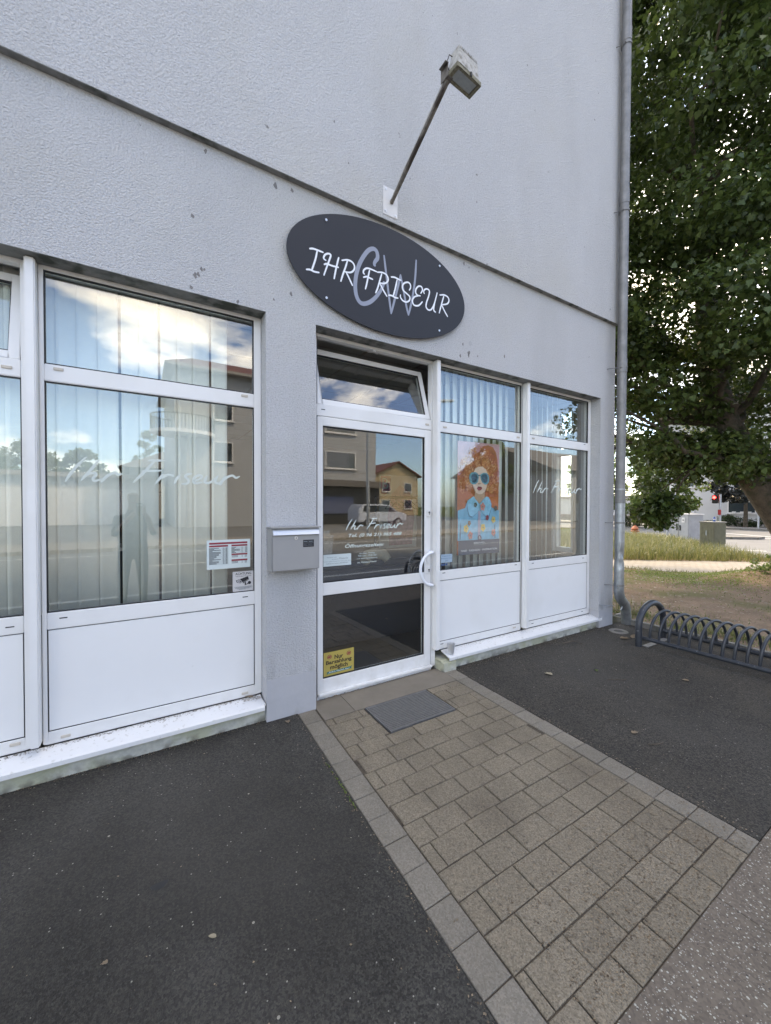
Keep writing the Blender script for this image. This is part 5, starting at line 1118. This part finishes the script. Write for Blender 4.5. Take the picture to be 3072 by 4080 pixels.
def tree(name, label, base_, h_, rad_, z0, nc, per, size, mt, seed, trunk=.14, kind='x', group=None, lean=(0, 0)):
    t_ = empty(name, (*base_, 0), label, 'tree', group); r_ = random.Random(seed); m_ = MB(); top = (base_[0]+lean[0], base_[1]+lean[1], h_*.85)
    m_.tube([(base_[0], base_[1], -.1), (base_[0]+lean[0]*.3, base_[1]+lean[1]*.3, z0*.9), top], [trunk, trunk*.75, .03], 9); cen = []; rr = []
    for i in range(9):
        a = r_.uniform(0, 6.28); z_ = r_.uniform(z0, h_*.8); s0 = (base_[0]+lean[0]*.4, base_[1]+lean[1]*.4, z_*.75); e_ = (base_[0]+lean[0]*.5+rad_*.8*math.cos(a), base_[1]+lean[1]*.5+rad_*.8*math.sin(a), z_+rad_*.2); limb(m_, s0, e_, trunk*.35, .012, i)
    for _ in range(nc):
        z_ = r_.uniform(z0, h_); q_ = (z_-z0)/(h_-z0); Rz = rad_*(math.sin(math.pi*min(1, q_*.8+.18)))**.6; a = r_.uniform(0, 6.28); f_ = r_.uniform(.25, 1)**.5
        cen.append((base_[0]+lean[0]*.5+Rz*f_*math.cos(a), base_[1]+lean[1]*.5+Rz*f_*math.sin(a), z_)); rr.append(r_.uniform(.12, .26)*rad_)
    m_.build('trunk', bark, t_, smooth=True); V, k_ = leaves(cen, rr, [per]*len(cen), size, kind, seed); npmesh('crown', V, k_, mt, t_); return t_
tree('street_tree', 'mid green street tree with thin forked stems between the low wall and the street sign', (30.0, 12.9), 6.6, 3.2, 1.35, 130, 110, .17, leafm2, 31, .10, lean=(-.4, .4))
tree('street_tree', 'smaller bushy green tree just left of the street sign pole', (31.5, 10.6), 5.2, 2.1, 1.0, 80, 100, .17, leafm2, 32, .09)
tree('copper_tree', 'dark purple leaved tree in front of the white building behind the traffic light', (36.4, 7.6), 5.6, 2.3, 2.0, 90, 110, .2, leafdk, 33, .14)
def bush(name, label, c, sx, sy, h_, n, per, size, mt, seed, group=None):
    o = empty(name, (*c, .05), label, 'hedge' if 'hedge' in name else 'bush', group); r_ = random.Random(seed)
    cen = [(c[0]+r_.uniform(-sx, sx), c[1]+r_.uniform(-sy, sy), r_.uniform(.1, h_)) for _ in range(n)]
    m_ = MB(); [m_.tube([(c[0]+r_.uniform(-sx, sx)*.8, c[1]+r_.uniform(-sy, sy)*.8, 0), (c[0]+r_.uniform(-sx, sx)*.8, c[1]+r_.uniform(-sy, sy)*.8, h_*.8)], .015, 5) for _ in range(6)]; m_.build('stems', bark, o)
    V, k_ = leaves(cen, [.28]*n, [per]*n, size, 'x', seed); npmesh('leaves', V, k_, mt, o)
bush('clipped_hedge', 'low dark hedge along the foot of the white building across the road', (37.2, 6.6), .55, 2.9, .8, 90, 70, .09, hedgel, 41)
bush('clipped_hedge', 'lower strip of hedge left of the white building hedge', (36.2, 10.2), .4, 1.2, .35, 34, 60, .08, hedgel, 42)
bush('round_bush', 'round dark bush beside the low wall behind the street trees', (31.8, 13.2), .7, .7, 1.5, 50, 80, .10, hedgel, 43)
# ---------------------------------------------------------------- street furniture beyond the verge
def rib_box(m_, x0, x1, y0, y1, z0, z1): m_.box(x0, x1, y0, y1, z0, z1)
# pale grey double-door cabinet; its long side faces the shop
CA = empty('utility_cabinet', (20.6, 5.15, 0), 'tall pale grey utility cabinet with two dark door handles behind the grass', 'cabinet', rz=R(-27.5))
m_ = MB(); m_.box(20.30, 21.0, 4.68, 5.62, .06, 1.14); m_.build('body', cabg, CA, bevel=.015)
MB().box(20.27, 21.03, 4.65, 5.65, 1.142, 1.185).build('roof', whpaint, CA, bevel=.01)
MB().box(20.31, 20.99, 4.69, 5.61, -.05, .058).build('base', cabd, CA)
for y_ in (5.28, 5.10): MB().box(20.27, 20.299, y_-.03, y_+.03, .44, .68).build('handle', blackm, CA, bevel=.008)
m_ = MB(); m_.box(20.285, 20.299, 4.86, 5.02, .80, 1.02); m_.build('notice_plate', whpaint, CA); MB().box(20.278, 20.2845, 4.90, 4.97, .89, .93).build('print', inkm, CA)
MB().box(20.293, 20.2995, 5.185, 5.195, .08, 1.12).build('door_gap', darkslot, CA)
CB = empty('utility_cabinet', (16.0, 2.72, 0), 'shorter olive ribbed utility cabinet on a concrete foot in front of the pale one', 'cabinet', rz=R(-14))
m_ = MB(); m_.box(15.87, 16.42, 2.50, 2.94, .24, .965); m_.build('body', cabo, CB, bevel=.01)
for i in range(13): x_ = 15.90+i*.041; MB().box(x_, x_+.018, 2.486, 2.4995, .27, .94).build('rib', cabo, CB) if i < 13 else None
for i in range(9):
    y_ = 2.53+i*.045; MB().box(15.858, 15.8695, y_, y_+.02, .27, .94).build('rib', cabo, CB)
MB().box(15.84, 16.45, 2.46, 2.96, .967, 1.01).build('roof', cabd, CB, bevel=.012)
MB().box(15.88, 16.41, 2.50, 2.93, -.05, .238).build('base', cabd, CB)
MB().box(15.846, 15.857, 2.70, 2.74, .55, .72).build('handle', zinc, CB, bevel=.003)
HY = empty('fire_hydrant', (20.83, 7.39, 0), 'faded orange fire hydrant standing in the tall grass near the road', 'hydrant')
m_ = MB(); m_.lathe([(0, -.05), (.14, -.05), (.14, .04), (.10, .05), (.10, .33), (.15, .36), (.17, .40), (.14, .44), (.10, .50), (.05, .53), (.05, .57), (0, .57)], (20.83, 7.39, 0), 18); m_.build('body', hyd, HY, smooth=True)
for a in (0, 120, 240):
    c_, s2 = math.cos(R(a+200)), math.sin(R(a+200)); m_ = MB(); m_.tube([(20.83+c_*.09, 7.39+s2*.09, .27), (20.83+c_*.19, 7.39+s2*.19, .27)], .05, 12); m_.build('outlet', hyd, HY, smooth=True)
BO = empty('marker_post', (24.07, 7.32, 0), 'grey steel marker post with a red top beside the road island', 'post')
MB().tube([(24.07, 7.32, -.05), (24.07, 7.32, .72)], .055, 14).build('post', galv, BO, smooth=True); MB().tube([(24.07, 7.32, .7201), (24.07, 7.32, .80)], .06, 14).build('cap', redpl, BO, smooth=True)
SG = empty('street_name_sign', (24.3, 7.35, 0), 'dark blue street name plate on a grey pole among the foliage', 'sign')
MB().tube([(24.35, 7.28, -.05), (24.35, 7.28, 3.05)], .045, 12).build('pole', galv, SG, smooth=True); MB().box(24.2, 24.32, 7.05, 7.30, 2.05, 2.80).build('control_box', whpaint, SG, bevel=.01)
# plate faces the camera side (towards -x): text mapped onto a plane x = const
nb = MB().box(24.24, 24.26, 7.30, 8.02, 2.86, 3.04).build('name_plate', whpaint, SG, bevel=.003)
MB().box(24.234, 24.2395, 7.32, 8.00, 2.878, 3.022).build('name_field', bluep, nb)
def fx(u, v): return (24.2325, 7.66-u, 2.915+v)
text('lettering', 'Marienstraße', -0.0, 0, 0, white, SG, width=.56, height=.07, align='CENTER', bold=.015, facing=lambda a, c: (24.2325, 7.66-a, 2.915+c))
TL = empty('pedestrian_signal', (33.3, 8.1, 0), 'pedestrian traffic light showing red before the white building', 'traffic light')
MB().tube([(33.3, 8.05, 0), (33.3, 8.05, 2.34)], .07, 12).build('pole', galv, TL, smooth=True); MB().tube([(33.3, 8.05, 2.341), (33.3, 8.05, 2.40)], .09, 12).build('pole_cap', blackm, TL)
MB().box(33.25, 33.5, 8.22, 8.50, 1.72, 2.28).build('signal_head', blackm, TL, bevel=.03)
m_ = MB(); m_.tube([(33.20, 8.36, 2.13), (33.2495, 8.36, 2.13)], .085, 18); m_.build('red_lens', redl, TL); m_ = MB(); m_.tube([(33.20, 8.36, 1.86), (33.2495, 8.36, 1.86)], .10, 18); m_.build('dark_lens', darkslot, TL)
MB().box(33.16, 33.225, 7.97, 8.13, .95, 1.30).build('push_button', redpl, TL, bevel=.01)
MB().tube([(33.7, 6.2, 0), (33.7, 6.2, 1.25)], .05, 10).build('marker_pole', galv, None, smooth=True); tag(bpy.data.objects['marker_pole'], 'thin grey pole in front of the hedge of the white building', 'post')
BT = empty('bottle', (16.08, 2.62, 1.011), 'small blue and white plastic bottle left on top of the olive cabinet', 'bottle')
m_ = MB(); m_.lathe([(0, 0), (.032, 0), (.034, .05), (.034, .11), (.016, .14), (.014, .16), (0, .16)], (16.08, 2.62, 1.0105), 14); m_.build('body', bluecap, BT, smooth=True); m_ = MB(); m_.lathe([(0, 0), (.035, .0), (.035, .03), (0, .03)], (16.08, 2.62, 1.07), 14); m_.build('band', whpaint, BT)

# ---------------------------------------------------------------- buildings far and opposite
def winx(o, x, y0, y1, z0, z1, sill_=True, mt=None, slats=False):     # window in a wall facing -x
    f = MB(); t_ = .07; f.box(x-.05, x-.001, y0, y1, z0, z0+t_); f.box(x-.05, x-.001, y0, y1, z1-t_, z1); f.box(x-.05, x-.001, y0, y0+t_, z0+t_, z1-t_); f.box(x-.05, x-.001, y1-t_, y1, z0+t_, z1-t_)
    if sill_: f.box(x-.14, x-.001, y0-.06, y1+.06, z0-.06, z0-.001)
    w_ = f.build('window', whpaint, o); MB().box(x-.02, x-.004, y0+t_, y1-t_, z0+t_, z1-t_).build('pane', mt or darkglass, w_)
    if slats:
        s_ = MB(); n = int((z1-z0-.2)/.11)
        for i in range(n): s_.box(x-.04, x-.021, y0+t_, y1-t_, z0+.1+i*.11, z0+.16+i*.11)
        s_.build('louvre', galv, w_)
def winy(o, y, x0, x1, z0, z1, mt=None, lin=False, d=1):               # window in a wall facing +y
    f = MB(); t_ = .08; f.box(x0, x1, y+.001, y+.06, z0, z0+t_); f.box(x0, x1, y+.001, y+.06, z1-t_, z1); f.box(x0, x0+t_, y+.001, y+.06, z0+t_, z1-t_); f.box(x1-t_, x1, y+.001, y+.06, z0+t_, z1-t_); f.box(x0-.08, x1+.08, y+.001, y+.16, z0-.07, z0-.001)
    w_ = f.build('window', whpaint, o); MB().box(x0+t_, x1-t_, y+.004, y+.02, z0+t_, z1-t_).build('pane', mt or darkglass, w_)
    if lin:
        s_ = MB(); n = int((z1-z0-.2)/.06)
        for i in range(n): s_.box(x0+t_, x1-t_-(x1-x0)*.2, y+.021, y+.04, z1-.12-i*.06, z1-.12-i*.06+.045)
        s_.build('shutter', shut, w_)
H1 = empty('white_building', (42, 8, 0), 'white rendered building with flower boxed window across the side road', 'building')
m_ = MB(); m_.box(40.2, 50, -6, 11.6, 0, 9.5); m_.box(41.6, 50, 11.6, 15.0, 0, 9.5); m_.build('wall', houseW, H1)
MB().box(39.9, 50.3, -6.3, 15.3, 9.5, 9.8).build('roof', roofb, H1); MB().box(40.18, 40.199, -6, 11.62, 0, .35).build('plinth', fasc, H1)
for y_ in (8.05, 4.6, 1.2, -2.3):
    for z_ in (.98, 3.9, 6.7): winx(H1, 40.2, y_, y_+1.75, z_, z_+.95 if z_ < 2 else z_+1.3)
for z_ in (1.0, 3.2, 5.9): winx(H1, 41.6, 12.55, 13.75, z_, z_+1.25, slats=z_ < 2)
MB().tube([(41.5, 11.7, 0), (41.5, 11.7, 9.4)], .09, 10).build('rain_pipe', blackm, H1)
for y_ in (8.3, 8.75, 9.25):
    m_ = MB(); m_.box(40.02, 40.13, y_, y_+.22, .985, 1.12); m_.build('flower_pot', whpaint, H1)
H2 = empty('low_garage', (44, 22, 0), 'low white garage behind a dark fence seen left of the trees', 'garage')
MB().box(43, 50, 17.5, 27, 0, 2.45).build('wall', houseW, H2); MB().box(42.8, 50.2, 17.3, 27.2, 2.45, 2.65).build('roof', fasc, H2)
m_ = MB(); m_.box(38.9, 39.05, 14.5, 26, .0, .62); F1 = empty('boundary_wall', (39, 20, 0), 'low dark boundary wall before the garage beyond the side road', 'wall'); m_.build('wall', kerbm, F1); MB().box(38.87, 39.08, 14.5, 26, .62, .68).build('coping', fasc, F1)

# opposite side of the street (seen as reflections in the shop windows)
OH = empty('apartment_house', (9.5, -26, 0), 'grey rendered apartment house with a rounded corner balcony on the opposite side of the street', 'building')
m_ = MB(); m_.box(1.9, 17, -38, -26, 0, 10.6); m_.build('wall', houseG, OH)
m_ = MB(); m_.add([(1.4, -25.4, 10.6), (17.5, -25.4, 10.6), (17.5, -38.5, 10.6), (1.4, -38.5, 10.6), (3.6, -32, 13.2), (15.5, -32, 13.2)], [(0, 1, 5, 4), (1, 2, 5), (2, 3, 4, 5), (3, 0, 4), (3, 2, 1, 0)]); m_.build('roof', roofr, OH); MB().box(1.35, 17.55, -38.55, -25.35, 10.42, 10.598).build('eaves', fasc, OH)
for z_ in (4.5, 7.3):
    for x0, x1 in ((4.2, 5.5), (7.6, 9.6), (12.4, 15.1)): winy(OH, -26, x0, x1, z_, z_+1.4, lin=True)
m_ = MB(); cxb, cyb = 2.4, -25.8
for z0, z1 in ((6.05, 6.25),): m_.slabpoly([(cxb+1.9*math.cos(a), cyb+1.5*math.sin(a)) for a in [2*math.pi*i/28 for i in range(28)]], z0, z1)
m_.build('balcony', whpaint, OH); m_ = MB()
for z0 in (6.25,):
    for i in range(60): a = 2*math.pi*i/60; m_.tube([(cxb+1.85*math.cos(a), cyb+1.45*math.sin(a), z0), (cxb+1.85*math.cos(a), cyb+1.45*math.sin(a), z0+.95)], .02, 4)
    m_.tube([(cxb+1.85*math.cos(a), cyb+1.45*math.sin(a), z0+.95) for a in [2*math.pi*i/28 for i in range(28)]], .04, 6, closed=True)
m_.build('balcony_railing', blackm, OH); MB().tube([(2.6, -25.2, 0), (2.6, -25.2, 6.05)], .09, 10).build('balcony_post', fasc, OH)
MB().box(9.6, 17.02, -25.99, -25.4, .1, 3.0).build('shopfront', shopdk, OH); MB().box(9.4, 17.1, -25.99, -24.6, 3.0, 3.5).build('canopy', roofb, OH); MB().box(10.0, 14.5, -25.39, -25.3, .9, 2.2).build('awning', awn, OH)
GA = empty('garage_row', (-8, -33, 0), 'long low row of white garages with up-and-over doors on the opposite side of the street', 'garage')
MB().box(-30, 1.2, -40, -32, 0, 3.5).build('wall', houseW, GA); MB().box(-30.3, 1.5, -40.2, -31.6, 3.5, 3.8).build('roof', fasc, GA)
for i in range(9): MB().box(-29+i*3.3, -26.5+i*3.3, -31.99, -31.95, .1, 2.7).build('garage_door', whpaint, GA)
m_ = MB(); HH = empty('hip_roof_house', (5, -46, 0), 'older house with a wide brown hipped roof behind the garages', 'building'); MB().box(-1, 12, -58, -46, 0, 5.5).build('wall', houseW, HH); m_.add([(-2, -45, 5.5), (13, -45, 5.5), (13, -59, 5.5), (-2, -59, 5.5), (3, -52, 8.3), (8, -52, 8.3)], [(0, 1, 5, 4), (1, 2, 5), (2, 3, 4, 5), (3, 0, 4), (3, 2, 1, 0)]); m_.build('roof', roofb, HH)
YH = empty('ochre_house', (35, -50, 0), 'ochre gabled house with a dark red roof beyond the apartment house', 'building')
MB().box(31, 39.2, -62, -50, 0, 6.6).build('wall', houseY, YH); m_ = MB(); m_.add([(31, -50, 6.6), (39.2, -50, 6.6), (35.1, -50, 8.5), (31, -62, 6.6), (39.2, -62, 6.6), (35.1, -62, 8.5)], [(0, 1, 2), (5, 4, 3)]); m_.build('gable', houseY, YH); m_ = MB(); m_.add([(30.4, -49.5, 6.4), (35.1, -49.5, 8.7), (39.8, -49.5, 6.4), (30.4, -62.4, 6.4), (35.1, -62.4, 8.7), (39.8, -62.4, 6.4)], [(0, 1, 4, 3), (1, 2, 5, 4)]); rf = m_.build('roof', roofr, YH); so = rf.modifiers.new('t', 'SOLIDIFY'); so.thickness = .2; so.offset = 1
for x0 in (32.2, 36.4): winy(YH, -50, x0, x0+1.5, 3.8, 5.3); winy(YH, -50, x0, x0+1.5, 1.0, 2.5)
GH = empty('gabled_hall', (38, -24, 0), 'low wide gabled hall with dark fascia further along the opposite side', 'building')
MB().box(33, 50, -34, -20, 0, 5).build('wall', houseG, GH); m_ = MB(); m_.add([(32.5, -19.6, 4.9), (50.5, -19.6, 4.9), (50.5, -34.4, 4.9), (32.5, -34.4, 4.9), (32.5, -27, 8), (50.5, -27, 8)], [(0, 1, 5, 4), (3, 4, 5, 2), (0, 4, 3), (1, 2, 5), (3, 2, 1, 0)]); m_.build('roof', roofb, GH)
for (x_, y_, h_, r_, lb) in ((-4.6, -43.5, 6.6, 2.2, 'round leafy tree just left of the hipped roof house'), (-8.6, -44, 7.0, 2.6, 'broad leafy tree second to the left of the hipped roof house'), (-14, -43.5, 7.6, 3.0, 'broad leafy tree behind the middle garages'), (-22, -44, 8.5, 4.0, 'tall leafy tree behind the leftmost garages'), (20.5, -45, 9.5, 3.0, 'leafy tree between the apartment house and the ochre house'), (31.5, -27, 8.5, 3.0, 'spreading tree in front of the gabled hall'), (1.2, -66, 12.5, 2.4, 'pointed tree rising behind the hipped roof house')):
    tree('roadside_tree', lb+' across the street', (x_, y_), h_, r_, 1.5, 80, 70, .26, leafm2, int(h_*10), .2, group='trees across the street')
LP = empty('street_lamp', (9.3, -10.6, 0), 'curved arm street lamp on the far kerb of the street', 'street lamp')
m_ = MB(); m_.tube([(9.3, -13.6, 0), (9.3, -13.6, 5.2), (9.5, -13.6, 5.9), (10.2, -13.6, 6.35), (11.6, -13.6, 6.75), (13.6, -13.6, 7.1)], [.09, .07, .06, .055, .05, .045], 10); m_.build('pole', galv, LP, smooth=True)
m_ = MB(); m_.obox((14.1, -13.6, 7.2), (1, 0, .15), (0, 1, 0), (-.15, 0, 1), .55, .16, .06); m_.build('lamp_head', galv, LP, bevel=.02)
def car(loc, label, paint):
    o = empty('parked_car', (loc[0], loc[1], 0), label, 'car'); x, y = loc; m_ = MB()
    prof = [(-2.1, .35), (2.05, .35), (2.1, .7), (1.95, .95), (1.25, 1.1), (.65, 1.55), (-.2, 1.65), (-1.75, 1.62), (-2.1, 1.2)]
    m_.prism([(x+a, c) for a, c in prof], y-.85, y+.85); m_.build('body', paint, o, bevel=.06, smooth=True)
    m_ = MB(); m_.prism([(x+1.12, 1.08), (x+.58, 1.48), (x-.2, 1.55), (x-1.6, 1.52), (x-1.75, 1.1)], y-.86, y+.86); m_.build('side_windows', darkglass, o)
    for wx in (-1.3, 1.3):
        for wy in (-.86, .68): m_ = MB(); m_.tube([(x+wx, y+wy, .3), (x+wx, y+wy+.2, .3)], .33, 20); wh = m_.build('wheel', tyre, o, smooth=True); m_ = MB(); m_.tube([(x+wx, y+wy-.01, .3), (x+wx, y+wy+.21, .3)], .2, 16); m_.build('rim', galv, wh)
    for wy in (-.6, .6): MB().box(x+2.02, x+2.11, y+wy-.18, y+wy+.18, .72, .86).build('headlight', whpaint, o)
car((15.1, -22.5), 'silver white van parked nose right in front of the apartment house', carw)

# ---------------------------------------------------------------- inside the salon
SO = empty('sofa', (2.0, 1.5, .04), 'dark leather sofa with rounded arm inside the salon behind the door', 'sofa')
MB().box(1.35, 2.75, .95, 1.75, .12, .46).build('seat', leather, SO, bevel=.05); MB().box(1.30, 2.80, .78, .98, .10, .93).build('backrest', leather, SO, bevel=.06); MB().box(1.15, 1.36, .80, 1.78, .10, .68).build('armrest', leather, SO, bevel=.06); MB().box(2.74, 2.95, .80, 1.78, .10, .68).build('armrest', leather, SO, bevel=.06)
m_ = MB()
for i in range(12):
    for j in range(8): pass
m_.tube([(1.95, .80, .93), (2.0, .84, .985), (2.10, .86, 1.0), (2.20, .85, .985), (2.24, .82, .93)], [.05, .06, .06, .06, .05], 12); tag(m_.build('blanket', beigec, smooth=True), 'rolled beige blanket lying over the sofa back', 'blanket')
CU = empty('cushion', (1.4, .85, .93), 'light dotted cushion leaning on the sofa behind the left of the door pane', 'cushion')
m_ = MB(); m_.obox((1.36, .74, 1.10), (1, 0, 0), (0, 1, .2), (0, -.2, 1), .20, .05, .17); m_.build('cover', cloth1, CU, bevel=.045, smooth=True)
text('lettering', 'hello.', 1.36, 1.10, .68, inkm, CU, width=.17, height=.06, shear=.3, align='CENTER')
CR = empty('clothes_rail', (3.1, 2.0, .04), 'black tubular clothes rail with wire hangers inside the salon', 'clothes rail')
m_ = MB()
for x_ in (2.72, 3.7): m_.tube([(x_, 1.9, .04), (x_, 1.9, 1.62)], .016, 10); m_.tube([(x_, 1.65, .05), (x_, 2.15, .05)], .016, 10)
m_.tube([(2.72, 1.9, 1.62), (3.7, 1.9, 1.62)], .02, 10); m_.build('frame', blackm, CR, smooth=True)
hg = None
for i in range(6):
    xx = 2.95+i*.09
    if hg is None:
        m_ = MB(); m_.tube([(xx, 1.9, 1.65), (xx+.01, 1.9, 1.56), (xx+.03, 1.72, 1.46), (xx+.03, 2.08, 1.46), (xx+.01, 1.9, 1.56)], .005, 6); hg = m_.build('hanger', blackm); tag(hg, 'wire hanger hanging on the black clothes rail', 'hanger', 'wire hangers on the clothes rail')
    else: c_ = hg.copy(); COL.objects.link(c_); c_.location.x = i*.09
IP = empty('salon_poster', (4.0, 3.2, .9), 'poster with a pink haired model and a dark red letter tile inside the salon', 'poster')
pk = mat('pink_print', (.55, .28, .32), .6, var=.3, vscale=12); pkd = mat('crimson_print', (.30, .01, .08), .6)
MB().box(3.55, 4.35, 3.19, 3.20, .75, 2.05).build('board', whpaint, IP)
m_ = MB(); m_.prism([(3.75, .80), (4.25, .80), (4.30, 1.3), (4.2, 1.75), (3.98, 1.88), (3.80, 1.70), (3.72, 1.3)], 3.185, 3.189); m_.build('figure', pk, IP)
m_ = MB(); m_.prism([(3.57, 1.72), (3.66, 1.70), (3.78, 1.78), (3.78, 2.03), (3.57, 2.03)], 3.182, 3.1845); m_.build('letter_tile', pkd, IP); text('lettering', 'B', 3.67, 1.80, 3.181, white, IP, width=.12, height=.19, align='CENTER')
SH2 = empty('shelf_unit', (-.5, 4.9, .04), 'dark open shelf unit with coloured boxes at the back of the salon', 'shelf')
m_ = MB()
for z_ in (.05, .6, 1.15, 1.7, 2.2): m_.box(-1.4, .9, 4.7, 5.1, z_, z_+.03)
for x_ in (-1.42, -.3, .87): m_.box(x_, x_+.03, 4.7, 5.1, .04, 2.23)
m_.build('frame', shopdk, SH2)
for i, cc in enumerate(((.3, .05, .05), (.05, .2, .12), (.3, .25, .1), (.1, .15, .3), (.35, .33, .3), (.25, .1, .12))): tag(MB().box(-1.3+i*.36, -1.08+i*.36, 4.75, 4.95, 1.181, 1.181+.16+.04*(i % 3)).build('product_box', mat('box%d' % i, cc, .5), bevel=.004), ['red', 'dark green', 'ochre', 'blue', 'pale', 'plum'][i]+' product box standing on the middle shelf of the dark salon shelf', 'box', 'product boxes on the salon shelf')
RC = empty('reception_desk', (0, 2.8, .04), 'dark reception desk with pale worktop behind the window blinds', 'desk')
MB().box(-.9, .85, 2.5, 3.0, .04, 1.0).build('front', shopdk, RC); MB().box(-.95, .9, 2.45, 3.05, 1.001, 1.04).build('worktop', whpaint, RC)

# ---------------------------------------------------------------- the photographer, mirrored in the glass
pa = R(4); fw_ = Vector((math.sin(pa), math.cos(pa), 0)); rt = Vector((math.cos(pa), -math.sin(pa), 0)); fv = Vector((math.sin(yaw), math.cos(yaw), 0)); rv = Vector((math.cos(yaw), -math.sin(yaw), 0)); up_ = Vector((0, 0, 1))
def bp(f_, r_, z_): return Vector((CAM.x, CAM.y, 0))+fw_*f_+rt*r_+up_*z_
PE = empty('person', (bp(-.45, -.1, 0).x, bp(-.45, -.1, 0).y, 0), 'person in a grey shirt and dark trousers holding up a phone, mirrored in the windows', 'person')
def skinmesh(name, nodes_, edges_, mt, root=0, sub=2):
    me = bpy.data.meshes.new(name); off = rootloc(PE); me.from_pydata([tuple(Vector(p)-off) for p, r_ in nodes_], edges_, []); o = bpy.data.objects.new(name, me); COL.objects.link(o)
    md = o.modifiers.new('s', 'SKIN'); md.use_smooth_shade = True
    for i, (p, r_) in enumerate(nodes_): me.skin_vertices[0].data[i].radius = r_ if isinstance(r_, tuple) else (r_, r_)
    me.skin_vertices[0].data[root].use_root = True; sb = o.modifiers.new('u', 'SUBSURF'); sb.levels = sub; sb.render_levels = sub
    dg = bpy.context.evaluated_depsgraph_get(); dg.update(); m2 = bpy.data.meshes.new_from_object(o.evaluated_get(dg)); m2.name = name; bpy.data.objects.remove(o)
    m2.materials.clear(); m2.materials.append(mt); o = bpy.data.objects.new(name, m2); COL.objects.link(o); o.parent = PE; return o
c0f = -.53; lr = -.05
def P3(f_, r_, z_): return bp(c0f+f_, lr+r_, z_)
nb_ = [(P3(0, 0, .92), (.15, .11)), (P3(0, 0, 1.10), (.145, .105)), (P3(0, 0, 1.26), (.165, .11)), (P3(0, 0, 1.38), (.085, .07)), (P3(.01, 0, 1.47), (.052, .052)), (P3(.03, 0, 1.53), (.06, .065)), (P3(.035, 0, 1.60), (.078, .092)), (P3(.03, 0, 1.68), (.066, .078)),
  (P3(0, .165, 1.325), .052), (P3(.08, .24, 1.10), .042), (P3(.33, .13, 1.36), .032), (P3(.38, .095, 1.40), .026), (P3(0, -.165, 1.325), .052), (P3(.08, -.22, 1.10), .042), (P3(.33, -.02, 1.38), .032), (P3(.38, .005, 1.41), .026),
  (P3(0, .095, .86), .095), (P3(.02, .11, .48), .062), (P3(-.02, .12, .09), .042), (P3(.10, .13, .035), .038), (P3(0, -.095, .86), .095), (P3(.02, -.11, .48), .062), (P3(-.02, -.12, .09), .042), (P3(.10, -.13, .035), .038)]
eb_ = [(0, 1), (1, 2), (2, 3), (3, 4), (4, 5), (5, 6), (6, 7), (2, 8), (8, 9), (9, 10), (10, 11), (2, 12), (12, 13), (13, 14), (14, 15), (0, 16), (16, 17), (17, 18), (18, 19), (0, 20), (20, 21), (21, 22), (22, 23)]
body = skinmesh('body', nb_, eb_, skin)
body.data.materials.append(shirt); body.data.materials.append(trous); body.data.materials.append(hairm)
offp = rootloc(PE)
for p in body.data.polygons:
    c_ = p.center+offp; rel = c_-P3(0, 0, 0); ff, rr_, zz = rel.dot(fw_), rel.dot(rt), c_.z
    if zz < .95: p.material_index = 2 if zz > .07 or True else 0
    elif zz < 1.44 and (ff < .17): p.material_index = 1
    elif zz > 1.66 or (zz > 1.50 and ff < 0.02): p.material_index = 3
for hr, side in ((.095, 1), (.005, -1)):      # hands round the phone: five fingers each
    wr = P3(.38, hr, 1.405); pal = P3(.415, hr-.012*side, 1.45); nn = [(wr, .026), (pal, (.034, .018))]; ee = [(0, 1)]
    for k_ in range(4):
        b0 = P3(.425, hr-.012*side+(.024-.016*k_)*side, 1.478-abs(k_-1.5)*.004); b1 = P3(.440, hr-.020*side+(.020-.014*k_)*side, 1.500-.006*k_); b2 = P3(.447, hr-.034*side+(.016-.012*k_)*side, 1.508-.008*k_)
        i = len(nn); nn += [(b0, .010), (b1, .0085), (b2, .007)]; ee += [(1, i), (i, i+1), (i+1, i+2)]
    i = len(nn); nn += [(P3(.43, hr-.035*side, 1.445), .0105), (P3(.437, hr-.05*side, 1.462), .0085)]; ee += [(1, i), (i, i+1)]
    skinmesh('hand', nn, ee, skin, sub=1)
for sd_ in (-1, 1): m_ = MB(); m_.lathe([(0, -.006), (.006, -.003), (.007, 0), (.006, .003), (0, .006)], tuple(P3(.105, .032*sd_, 1.605)), 10); m_.build('eye', inkm, PE)
m_ = MB(); m_.obox(P3(.125, 0, 1.575), rt, fw_, up_, .009, .012, .018); m_.build('nose', skin, PE, bevel=.004)
m_ = MB(); m_.obox(P3(.112, 0, 1.535), rt, fw_, up_, .022, .004, .005); m_.build('mouth', redpl, PE, bevel=.002)
def vp(f_, r_, z_): return Vector((CAM.x, CAM.y, 0))+fv*f_+rv*r_+up_*z_
PHN = empty('phone', tuple(vp(-.03, .03, 1.44)), 'dark phone held up with both hands in front of the face', 'phone')
m_ = MB(); m_.obox(vp(-.026, .0, 1.450), rv, fv, up_, .037, .0045, .078); m_.build('body', blackm, PHN, bevel=.004)
m_ = MB(); m_.obox(vp(-.0195, .0, 1.502), rv, fv, up_, .034, .0015, .014); m_.build('camera_bar', galv, PHN, bevel=.001)
